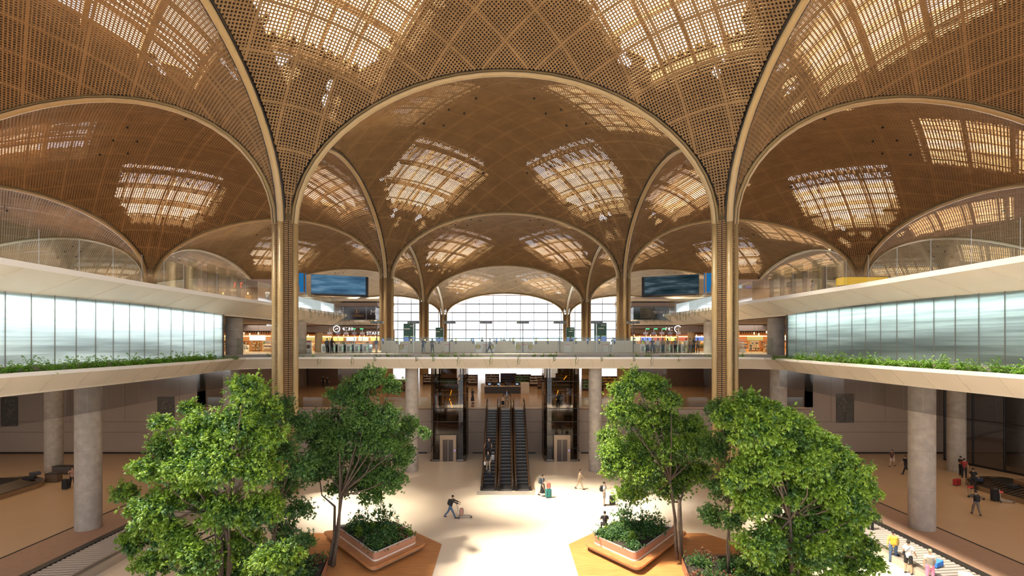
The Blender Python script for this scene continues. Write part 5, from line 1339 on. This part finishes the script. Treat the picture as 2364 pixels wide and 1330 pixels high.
def body_set(key, j, skirt=0, short=False, sleeve='short', fat=1.0, hair='short'):
    k = (key, skirt, short, sleeve, hair)
    if k in _bodies: return _bodies[k]
    f = fat; b = MB(); H = j['head']
    def torso(m, g, top=True):
        pts = [j['hip']-V3(0, 0, .08), j['hip'], j['waist'], j['chest'], (j['chest']*.45+j['neck']*.55), j['neck']-V3(0, 0, .015)]
        rad = [.10*f+g, .115*f+g, .098*f+g, .118*f+g, .105+g, .06+g*.6]
        m.tube(pts, rad, 14, sx=1.0)
        for s in ('L', 'R'):   # breadth
            sh = j['sh'+s]; sd = -1 if s == 'L' else 1
            m.tube([j['hip']+V3(sd*.055, 0, -.05), j['waist']+V3(sd*.045, 0, 0), j['chest']+V3(sd*.065, 0, 0), sh+V3(-sd*.05, 0, -.03)], [.092*f+g, .075*f+g, .088*f+g, .06+g], 12)
            m.tube([j['neck']-V3(0, 0, .05), sh], [.05+g, .052+g], 10)
    torso(b, 0)
    b.tube([j['neck']-V3(0, 0, .05), j['neck']+V3(0, 0, .03), H-V3(0, -.01, .03)], [.055, .05, .05], 10)
    # head: skull, jaw, nose, ears
    b.ball(H+V3(0, .012, .035), .083, 14, 10, sz=1.18, sx=.9, sy=1.06); b.ball(H+V3(0, -.022, -.035), .058, 12, 8, sz=1.15, sx=.95)
    for s in (-1, 1): b.ball(H+V3(s*.076, .01, .01), .020, 8, 6, sx=.5, sz=1.4)
    for s in ('L', 'R'):
        b.tube([j['sh'+s], j['sh'+s]*.5+j['el'+s]*.5, j['el'+s], j['el'+s]*.6+j['ha'+s]*.4, j['ha'+s]], [.050, .045, .036, .038, .026], 10)
        h = j['ha'+s]; fa = j['fa'+s]; b.tube([h, h+fa*.05, h+fa*.085], [.027, .036, .032], 8)
        b.tube([j['th'+s]+V3(0, 0, .05), j['th'+s]*.5+j['kn'+s]*.5, j['kn'+s], j['kn'+s]*.6+j['an'+s]*.4, j['an'+s]], [.088*f, .075*f, .052, .053, .034], 12)
        a = j['an'+s]; b.tube([a+V3(0, .045, -.045), a+V3(0, -.03, -.04), a+V3(0, -.14, -.06)], [.034, .040, .028], 8)
    body = bake(b, .019)
    # nose, fingers and thumbs are too fine for the voxel skin: add them to the same mesh
    g = MB(); g.v = [tuple(v.co) for v in body.vertices]; g.f = [tuple(p.vertices) for p in body.polygons]
    g.ball(H+V3(0, -.085, .0), .014, 8, 6, sz=1.6, sy=1.2)
    for s in ('L', 'R'):
        h = j['ha'+s]; fa = j['fa'+s]; sd = -1 if s == 'L' else 1; side = fa.cross(V3(sd, 0, 0)).normalized(); pal = V3(sd, 0, 0)
        for q, (o, l) in enumerate(((-.028, .065), (-.010, .078), (.009, .074), (.027, .058))):
            r0 = h+fa*.08+side*o; r1 = r0+fa*l*.55-pal*.008; r2 = r1+fa*l*.35-pal*.022
            g.tube([r0-fa*.02, r1, r2], [.009, .0085, .007], 6)
        t0 = h+fa*.02-side*.022; g.tube([t0, t0-side*.022+fa*.028-pal*.008, t0-side*.026+fa*.055-pal*.02], [.011, .010, .008], 6)
    body2 = g.mesh('body', True); bpy.data.meshes.remove(body)
    # shirt
    m = MB(); torso(m, .014)
    for s in ('L', 'R'):
        if sleeve == 'long': m.tube([j['sh'+s], j['el'+s], j['ha'+s]*.92+j['el'+s]*.08], [.066, .054, .042], 10)
        elif sleeve == 'short': m.tube([j['sh'+s], j['sh'+s]*.35+j['el'+s]*.65], [.066, .062], 10)
    shirt = bake(m, .02)
    # trousers or skirt
    m = MB()
    if skirt:
        z1 = {1: .50, 2: .28}[skirt]; hp = j['hip']; kx = (j['knL']+j['knR'])/2
        m.tube([hp+V3(0, 0, .08), hp-V3(0, 0, .05), V3(kx.x*.6, kx.y*.6, max(z1, .2))], [.125, .165, .21 if skirt == 1 else .23], 18)
    else:
        m.tube([j['hip']+V3(0, 0, .07), j['hip'], j['hip']-V3(0, 0, .06)], [.118*f, .128*f, .118*f], 14)
        for s in ('L', 'R'):
            sd = -1 if s == 'L' else 1; m.ball(j['th'+s]+V3(0, .02, .03), .10*f, 10, 8)
            if short: m.tube([j['th'+s]+V3(0, 0, .04), j['kn'+s]*.85+j['th'+s]*.15], [.104*f, .088], 12)
            else: m.tube([j['th'+s]+V3(0, 0, .04), j['kn'+s], j['an'+s]+V3(0, 0, .0)], [.103*f, .072, .058], 12)
    tr = bake(m, .02)
    # hair
    m = MB(); m.ball(H+V3(0, .028, .055), .092, 14, 10, sz=1.08, sx=.95, sy=1.03)
    if hair == 'long': m.tube([H+V3(0, .05, .04), H+V3(0, .085, -.08), H+V3(0, .09, -.24)], [.075, .07, .04], 10)
    if hair == 'bun': m.ball(H+V3(0, .12, .08), .04, 10, 8)
    hr = m.mesh('hair', True)
    m = MB()
    for s in ('L', 'R'):
        a = j['an'+s]; m.tube([a+V3(0, .055, -.04), a+V3(0, 0, -.03), a+V3(0, -.09, -.048), a+V3(0, -.165, -.058)], [.036, .050, .046, .026], 10)
    sh = m.mesh('shoes', True)
    m = MB()
    for s in (-1, 1): m.ball(H+V3(s*.030, -.074, .022), .010, 8, 6)
    ey = m.mesh('eyes', True)
    m = MB(); m.bar(H+V3(-.022, -.079, -.045), H+V3(.022, -.079, -.045), .007, .008); mo = m.mesh('mouth')
    _bodies[k] = (body2, shirt, tr, hr, sh, ey, mo); return _bodies[k]
SKIN = [mat('skin_tan', (.50, .30, .19), .55), mat('skin_brown', (.33, .19, .115), .55), mat('skin_light', (.62, .42, .30), .55)]
def cloth(c): return mat('cloth_%02x%02x%02x' % tuple(int(min(1, v)*255) for v in c), c, .8)
M_HAIR = mat('hair_black', (.012, .010, .009), .6); M_HAIRG = mat('hair_blond', (.42, .32, .2), .6); M_EYE = mat('eye_dark', (.02, .015, .012), .3); M_LIP = mat('lip', (.35, .12, .09), .5)
BLK = (.014, .014, .016); NVY = (.02, .03, .07); JEAN = (.07, .12, .22); KHK = (.42, .33, .22); GRY = (.22, .21, .20); WHT = (.78, .77, .74); BEI = (.40, .31, .22)
POSES = {
 'stand': pose(), 'stand2': pose(la=(.25, .1), lelb=.5, spread=.12), 'stand3': pose(ra=(.5, .15), relb=1.3, spread=.1, la=(-.05, .12)), 'hips': pose(la=(-.2, .55), lelb=.9, ra=(.1, .1), spread=.15),
 'walk': pose(lstep=.42, lb=.08, rstep=-.32, rb=.35, la=(-.4, .05), ra=(.45, .05), lelb=.3, relb=.35, lean=.05), 'walk2': pose(lstep=-.35, lb=.4, rstep=.38, rb=.05, la=(.4, .05), ra=(-.35, .05), lelb=.3, lean=.04),
 'push': pose(lstep=.5, lb=.1, rstep=-.45, rb=.25, la=(1.0, .02), ra=(1.0, .02), lelb=.25, relb=.25, lean=.16), 'pull': pose(lstep=.35, lb=.1, rstep=-.3, rb=.3, ra=(.55, .05), relb=.7, la=(.3, .05), lelb=.5),
 'phone': pose(la=(.6, .1), lelb=1.9, ra=(.6, .1), relb=1.8, spread=.15), 'arms_out': pose(la=(.05, .75), ra=(.05, .75), lelb=.1, relb=.1, spread=.12), 'lean': pose(la=(1.0, .3), lelb=.5, ra=(1.0, .1), relb=.5, lean=.14, spread=.1),
 'sit': pose(sit=True, hip=.55, lean=.06, la=(.5, .1), lelb=.8, ra=(.5, .1), relb=.8), 'rail': pose(la=(.1, .6), lelb=.25, ra=(.15, .1), relb=.4, spread=.1)}
def person(label, loc, face, ps='stand', top=BLK, bottom=BLK, skin=0, h=1.72, skirt=0, short=False, sleeve='short', hair='short', shoes=BLK, hairm=None, group=None, extra=()):
    """face: direction the figure looks, degrees; 0 = towards the camera, 90 = to the right, 180 = away."""
    r = thing('person', label, 'person', loc, math.radians(face), group); r.scale = (h/1.72,)*3
    bd, st, tr, hr, sh, ey, mo = body_set(ps, POSES[ps], skirt, short, sleeve, 1.0, hair)
    def part(nm, me, m):
        o = bpy.data.objects.new(nm, me); SC.collection.objects.link(o); o.parent = r
        if not me.materials: me.materials.append(None)
        o.material_slots[0].link = 'OBJECT'; o.material_slots[0].material = m; return o
    part('body', bd, SKIN[skin]); part('shirt', st, cloth(top)); part('skirt' if skirt else ('shorts' if short else 'trousers'), tr, cloth(bottom)); part('hair', hr, hairm or M_HAIR); part('shoes', sh, cloth(shoes)); part('eyes', ey, M_EYE); part('mouth', mo, M_LIP)
    j = POSES[ps]
    for e in extra:
        if e[0] == 'backpack':
            c = j['chest']; o = MB().box(-.15, .15, c.y+.10, c.y+.30, c.z-.28, c.z+.14).build('backpack', cloth(e[1]), r, bevel=.05, seg=3)
            MB().box(-.11, .11, c.y+.30, c.y+.35, c.z-.22, c.z-.02).build('pocket', cloth(e[1]), o, bevel=.02)
            for s in (-1, 1): MB().tube([(s*.1, c.y+.12, c.z+.12), (s*.11, c.y-.02, c.z+.20), (s*.11, c.y-.155, c.z+.05), (s*.12, c.y-.02, c.z-.16), (s*.11, c.y+.12, c.z-.2)], .016, 6).build('strap', cloth(e[1]), o)
        if e[0] == 'strap':
            c = j['chest']; w = j['waist']; o = MB().tube([(-.13, c.y+.02, c.z+.17), (-.05, c.y-.15, c.z+.05), (.08, c.y-.145, c.z-.1), (.17, w.y-.02, w.z-.03), (.05, c.y+.15, c.z-.12), (-.1, c.y+.14, c.z+.08), (-.13, c.y+.02, c.z+.17)], .012, 6).build('bag_strap', cloth(e[1]), r)
            MB().box(.15, .24, w.y-.1, w.y+.1, w.z-.18, w.z+.02).build('pouch', cloth(e[1]), r, bevel=.02)
        if e[0] == 'cap': H = j['head']; MB().ball(H+V3(0, .02, .085), .092, 14, 8, sz=.75).box(-.06, .06, H.y-.17, H.y-.06, H.z+.07, H.z+.085).build('cap', cloth(e[1]), r, smooth=True)
        if e[0] == 'vest': c = j['chest']; MB().box(-.17, .17, c.y-.15, c.y+.15, c.z-.30, c.z+.10).build('safety_vest', mat('vest_yellow', (.7, .85, .05), .6), r, bevel=.07, seg=3)
        if e[0] == 'bag':
            h_ = j['haL']; m = MB().box(-.05, .12, -.1, .12, -.36, -.06); m.v = [(v[0]*1+h_.x-.04, v[1]+h_.y, v[2]+h_.z-.03) for v in m.v]; m.build('carrier_bag', cloth(e[1]), r, bevel=.04, seg=3)
        if e[0] == 'jacket': c = j['chest']; MB().box(-.06, .06, c.y-.155, c.y-.1, c.z-.36, c.z+.14).build('white_shirt_front', cloth(e[1]), r, bevel=.05, seg=3)
        if e[0] == 'stripes':
            c = j['chest']; m = MB()
            for k in range(6): m.tube([V3(0, c.y, c.z-.28+k*.07)-V3(0, 0, .012), V3(0, c.y, c.z-.28+k*.07)+V3(0, 0, .012)], [.168, .168], 16)
            m.build('stripes', cloth(e[1]), r)
    return r
def suitcase(label, loc, rz, col, w=.42, h=.66, d=.26, lying=False, handle=.35, name='suitcase'):
    r = thing(name, label, 'suitcase', loc, rz)
    if lying: MB().box(-h/2, h/2, -w/2, w/2, .02, d).build('shell', cloth(col), r, bevel=.04, seg=3); MB().box(-h/2-.02, -h/2, -.08, .08, d*.4, d*.6).build('handle', M_DARKMETAL, r); return r
    MB().box(-w/2, w/2, -d/2, d/2, .06, .06+h).build('shell', cloth(col), r, bevel=.05, seg=3)
    MB().box(-w/2+.06, -w/2+.09, -d/2-.012, d/2+.012, .1, h).box(w/2-.09, w/2-.06, -d/2-.012, d/2+.012, .1, h).build('ribs', M_DARKMETAL, r)
    for sx in (-1, 1):
        for sy in (-1, 1): MB().tube([(sx*(w/2-.05)-.012, sy*(d/2-.05), .03), (sx*(w/2-.05)+.012, sy*(d/2-.05), .03)], .03, 10).build('wheel', M_RUBBER, r)
    if handle: MB().bar((-.09, 0, h+.06), (-.09, 0, h+.06+handle), .015).bar((.09, 0, h+.06), (.09, 0, h+.06+handle), .015).bar((-.1, 0, h+.06+handle), (.1, 0, h+.06+handle), .03).build('handle', M_STEEL, r)
    return r
def trolley(label, loc, rz, load=(), basket=True):
    r = thing('luggage_trolley', label, 'luggage trolley', loc, rz)       # pushed towards -Y
    MB().bar((-.22, .3, .18), (-.14, -.55, .14), .035).bar((.22, .3, .18), (.14, -.55, .14), .035).bar((-.22, .3, .18), (.22, .3, .18), .035).bar((-.14, -.55, .14), (.14, -.55, .14), .035).bar((0, .3, .18), (0, -.55, .14), .03).bar((-.19, -.1, .16), (.19, -.1, .16), .03).build('platform', M_STEEL, r)
    MB().bar((-.22, .3, .18), (-.25, .42, 1.02), .03).bar((.22, .3, .18), (.25, .42, 1.02), .03).bar((-.24, .38, .72), (.24, .38, .72), .03).bar((-.23, .34, .45), (.23, .34, .45), .02).build('back_frame', M_STEEL, r)
    MB().bar((-.28, .44, 1.04), (.28, .44, 1.04), .045).build('handlebar', M_RUBBER, r)
    if basket: MB().box(-.22, .22, .18, .40, .74, .76).box(-.22, .22, .17, .19, .74, .9).box(-.23, -.21, .17, .4, .74, .88).box(.21, .23, .17, .4, .74, .88).build('basket', mat('trolley_red', (.55, .06, .05), .5), r)
    for x, y in ((-.2, .3), (.2, .3), (0, -.55)): MB().tube([(x-.02, y, .075), (x+.02, y, .075)], .075, 14).build('wheel', M_RUBBER, r)
    return r
def at0(px, py): p = PF(px, py, 0); return (p.x, p.y, 0)
def atz(px, D, z): return (XD(px, D), D, z)
# arrivals floor
person('person in a black jacket and jeans with a backpack, pushing a luggage trolley', at0(1040, 1196), 90, 'push', BLK, JEAN, h=1.62, sleeve='long', extra=(('backpack', BLK),))
q = at0(1066, 1196); trolley('empty-fronted steel luggage trolley being pushed across the sunlit floor', (q[0]+.1, q[1], 0), PI/2, basket=False)
suitcase('small pinkish case standing on the pushed trolley', (q[0]-.02, q[1], .19), PI/2, (.42, .22, .16), .34, .42, .24, handle=0)
person('person in dark shirt and long dark skirt with a backpack, holding a tall suitcase', at0(1253, 1146), 80, 'pull', (.07, .09, .11), BLK, h=1.72, skirt=2, extra=(('backpack', (.05, .07, .09)),))
q = at0(1266, 1149); suitcase('teal suitcase standing right of the person with the long skirt', (q[0], q[1], 0), .3, (.03, .22, .22), .46, .62, .3); suitcase('coral bag standing on the teal suitcase', (q[0], q[1]-.02, .72), .3, (.70, .22, .18), .34, .42, .22, handle=0)
person('person in a beige uniform walking to the right across the floor', at0(1338, 1130), 80, 'walk', BEI, BEI, 1, 1.68, sleeve='long')
person('person in white shirt and grey shorts with black backpack, beside the right feathery tree', at0(1395, 1167), 75, 'stand3', WHT, GRY, h=1.72, short=True, extra=(('backpack', BLK),))
q = at0(1414, 1166); suitcase('dark suitcase partly hidden by leaves, beside the person in white shirt', (q[0], q[1], 0), .4, BLK)
person('person in a black shirt sitting behind the right bench planter', (6.45, 33.15, -.02), 180, 'sit', BLK, BLK, h=1.72)
person('second seated person half hidden behind the right bench planter', (7.6, 32.9, -.02), 150, 'sit', BLK, NVY, h=1.72)
# escalators
def esc(px, y): return (XD(px, y), y, esc_z(y)+.02)
n_ = 25; dy_ = (Y1-Y0)/n_; dz_ = ZT/n_
def onstep(x, i): return (x, Y0+(i+.35)*dy_, (i+1)*dz_)
person('person in black shirt and khaki trousers with a white bag, lower on the left escalator', onstep(-1.5, 3), -5, 'stand2', BLK, KHK, h=1.72, extra=(('bag', WHT),))
suitcase('dark suitcase on the step below the person with the white bag', onstep(-1.4, 1), 0, (.02, .025, .04), .36, .42, .2, handle=.2)
person('person all in black touching the handrail, higher on the left escalator', onstep(-1.5, 7), 0, 'rail', BLK, BLK, h=1.75)
suitcase('silver suitcase beside the person all in black on the left escalator', onstep(-1.12, 6), 0, (.65, .65, .65), .3, .46, .2, handle=.25)
person('person in open dark jacket over white shirt at the top of the middle escalator', (XD(1170, 58.2), 58.2, 5.12), 0, 'arms_out', NVY, KHK, h=1.75, sleeve='long', extra=(('jacket', WHT),))
suitcase('black suitcase at the top of the middle escalator', (XD(1161, 58.3), 58.3, 5.12), 0, BLK, .36, .45, .22, handle=.3)
person('person in a long dark dress standing on the mezzanine right of the left lift', (XD(1091, 60.5), 60.5, 5.1), 60, 'stand3', (.05, .045, .05), (.05, .045, .05), h=1.66, skirt=2, hair='long')
person('dark clothed person on the mezzanine just left of the left lift', (XD(937, 73), 73, 5.1), 20, 'stand', BLK, BLK)
person('left one of two people in black deep on the mezzanine by the queue posts', (XD(746, 82), 82, 5.1), 0, 'stand', BLK, BLK)
person('right one of two people in black deep on the mezzanine by the queue posts', (XD(756, 80), 80, 5.1), 10, 'hips', BLK, BLK)
person('person in yellow vest inside the right lift cab', (5.95, 55.0, 5.1), 180, 'stand', BLK, BLK, extra=(('vest', 0),))
person('person with a bald head inside the right lift cab', (5.6, 54.2, 5.1), 0, 'stand2', BLK, BLK)
for k, x in enumerate((-1.5, .1)):
    person('dark clothed person working behind the long desk, %s' % ['left', 'right'][k], (x, 73.2, 5.1), 0, 'stand', BLK, BLK, h=1.5)
# left and right side halls
person('person in black trousers holding up a phone, near the left baggage carousel', at0(167, 1125), 40, 'phone', (.35, .2, .15), BLK, h=1.66, hair='long')
q = at0(151, 1130); suitcase('black suitcase beside the person with the phone in the left hall', (q[0], q[1], 0), 0, BLK, .45, .8, .3)
person('person in white shorts walking in the right hall near the end wall', at0(2060, 1077), -60, 'walk', (.12, .07, .05), (.6, .5, .4), h=1.66, short=True, hair='long')
person('dark clothed person with backpack half behind the right near column', at0(2091, 1095), -100, 'walk2', BLK, BLK, extra=(('backpack', BLK),))
person('person in a red shirt at the far end of the right carousel', (XD(2226, 46.5), 46.5, 0), 150, 'stand3', (.30, .03, .025), BLK)
person('dark clothed person beside the red shirted one at the right carousel', (XD(2218, 47.4), 47.4, 0), 90, 'stand', BLK, BLK)
q = at0(2209, 1121); suitcase('red bag standing on the floor left of the right carousel', (q[0], q[1], 0), .4, (.35, .02, .02), .7, .5, .3, handle=0, name='red_bag')
person('dark clothed person standing behind the loaded trolley in the right hall', at0(2247, 1130), 120, 'stand2', BLK, BLK)
q = at0(2250, 1150); trolley('luggage trolley with red basket between two people in the right hall', (q[0], q[1], 0), .5)
person('person in grey trousers with black backpack walking in the right hall', at0(2253, 1189), 160, 'walk2', (.10, .09, .08), (.17, .13, .10), h=1.74, extra=(('backpack', BLK),))
q = at0(2319, 1160); trolley('luggage trolley with red basket standing by the right carousel edge', (q[0], q[1], 0), 1.2)
q = at0(2297, 1157); suitcase('tall black suitcase left of the trolley by the right carousel', (q[0], q[1], 0), 0, BLK, .5, .85, .32, handle=.1)
suitcase('dark case lying on the right oval carousel', (40.6, 41.0, .62), .3, BLK, .5, .8, .3, lying=True)
suitcase('dark blue case lying on the rim of the right oval carousel', (39.9, 43.2, .6), .8, NVY, .5, .7, .28, lying=True)
suitcase('black case lying on the left oval carousel', (-40.4, 43.6, .6), .3, BLK, .5, .8, .3, lying=True)
suitcase('dark grey box lying on the left oval carousel', (-41.2, 45.0, .62), 1.0, (.07, .07, .08), .5, .7, .3, lying=True)
for k, (px, py, w, c) in enumerate(((147, 1094, 1.7, (.09, .08, .08)), (124, 1112, 1.1, (.12, .08, .05)))):
    q = at0(px, py); o = thing('litter_bin', ['long low dark box beside the left rear column', 'brown box against the end of the left carousel'][k], 'box', q)
    MB().box(-w/2, w/2, -.3, .3, .04, .72).build('body', cloth(c), o, bevel=.03); MB().box(-w/2, w/2, -.32, .32, .72, .76).build('lid', M_DARKMETAL, o)
# beside the right straight belt
by = dict(face=100)
person('person in white t-shirt with crossbody strap, partly behind leaves by the right belt', at0(1966, 1247), 110, 'stand2', WHT, BLK, extra=(('strap', BLK),))
person('person in black with a backpack between two others by the right belt', at0(1986, 1254), 130, 'stand', BLK, BLK, h=1.68, extra=(('backpack', (.03, .03, .035)),))
person('person with black cap and black shirt leaning over the right belt', at0(2009, 1240), 120, 'lean', BLK, BLK, extra=(('cap', BLK),))
person('person in yellow shirt and blue jeans with orange backpack by the right belt', at0(2062, 1299), 150, 'stand2', (.62, .50, .16), JEAN, h=1.74, sleeve='long', extra=(('backpack', (.75, .38, .04)),))
person('person in white t-shirt and black shorts looking down at the right belt', at0(2097, 1325), 120, 'stand2', WHT, BLK, h=1.72, short=True, extra=(('strap', BLK),))
person('person in striped cream top and pink trousers at the bottom right', at0(2147, 1350), 160, 'stand2', (.72, .66, .52), (.75, .25, .38), h=1.74, hairm=M_HAIRG, extra=(('stripes', (.35, .3, .24)),))
p_ = PF(2120, 1300, .5); suitcase('bright blue suitcase lying on the right straight belt', (22.7, p_.y-.3, .49), .5, (.05, .22, .65), .5, .75, .3, lying=True)
suitcase('white suitcase lying on the right straight belt at the bottom edge', (22.9, p_.y-2.0, .49), 1.2, (.75, .75, .73), .5, .75, .3, lying=True)
suitcase('grey bag at the feet of the person in yellow shirt', (at0(2073, 1288)[0], at0(2073, 1288)[1], 0), 1, GRY, .36, .4, .22, handle=.3)
# departures level
Z3 = 11.0
dep = [(755, 63.4, 'leftmost of two people in dark clothes before the left passport gates', 'stand', (.06, .08, .11), BLK, 0, False, ()), (766, 63.2, 'right one of two people in dark clothes before the left passport gates', 'hips', (.03, .03, .03), BLK, 0, False, ()),
 (869, 63.5, 'person in dark top and pale skirt with backpack at the left end of the counters', 'stand', (.12, .14, .18), (.55, .55, .55), 1, False, (('backpack', (.05, .07, .12)),)),
 (977, 63.5, 'person in a dark suit leaning on the passport counter', 'lean', NVY, NVY, 0, False, ()), (998, 63.3, 'person in grey top and black trousers beside the suited one at the counter', 'hips', (.18, .15, .14), BLK, 0, False, ()),
 (1130, 63.0, 'person in grey shirt walking before the middle gate emblems', 'walk', (.24, .26, .32), BLK, 0, False, ())]
for px, D, lab, ps, t, b, sk, shrt, ex in dep:
    person(lab, atz(px, D, Z3), {'walk': 90, 'lean': 180}.get(ps, 170), ps, t, b, skirt=sk, short=shrt, sleeve='long', extra=ex, hair='long' if px in (766, 998) else 'short')
for i, (px, D) in enumerate(((1043, 76), (1088, 84), (1113, 80), (1142, 90), (1157, 78), (1164, 79), (1177, 80), (1184, 77), (948, 74), (908, 72), (1415, 73), (1318, 76))):
    person('dark clothed person behind the passport counters, %s from the left' % ordn[i], atz(px, D, Z3+.0), (i*67) % 360, ('stand', 'hips', 'stand2', 'stand3')[i % 4], (NVY, BLK, (.06, .07, .1))[i % 3], BLK, i % 3, h=1.70+.06*(i % 3)+.12, group='people behind the passport counters')
rg = [(1484, 'yellow vest over dark clothes at the first right passport gate', BLK, BLK, 0, (('vest', 0),), 65.8), (1495, 'white shirt and long black skirt', WHT, BLK, 2, (), 62.4), (1506, 'dark navy clothes by the first lane screen post', NVY, NVY, 0, (), 62.9),
 (1519, 'pale grey top and shorts', (.6, .62, .62), GRY, 0, (), 62.3), (1530, 'tan backpack and blue trousers', (.35, .28, .2), JEAN, 0, (('backpack', (.38, .3, .2)),), 62.6), (1541, 'cream dress and brown backpack', (.55, .5, .42), (.5, .45, .38), 1, (('backpack', (.3, .24, .18)),), 62.2),
 (1559, 'grey top and dark trousers', (.25, .25, .26), BLK, 0, (), 62.5), (1584, 'white shirt and beige trousers', WHT, KHK, 0, (), 62.3), (1593, 'tan jacket and jeans', (.34, .24, .15), JEAN, 0, (), 62.6), (1601, 'black top just behind the tan jacket', BLK, BLK, 0, (), 63.5), (1611, 'brown jacket at the right end of the queue', (.30, .2, .12), BLK, 0, (), 62.4)]
for i, (px, t_, a, b, sk, ex, D) in enumerate(rg):
    person('person in right passport queue, %s' % t_, atz(px, D, Z3), 180 if i % 3 else 160, ('stand', 'stand2', 'hips')[i % 3], a, b, i % 3, 1.72, skirt=sk, short=(i == 3), extra=ex, hair='long' if i in (3, 5, 9) else 'short')
person('person in white shirt walking on the left upper gallery by the kiosk', atz(617, 50.5, 15.8), 180, 'walk', WHT, GRY)
person('dark clothed person with rucksack behind the bronze posts of the right gallery', atz(1826, 42.5, 15.8), 90, 'hips', BLK, BLK, extra=(('backpack', BLK),))
person('person in lilac shirt behind the glass of the right gallery', atz(1876, 41, 15.8-.35), 60, 'stand', (.3, .25, .4), BLK)
person('person with dark backpack half behind the right tree column on departures level', atz(1642, 60, Z3), 150, 'stand', BLK, BLK, extra=(('backpack', BLK),))
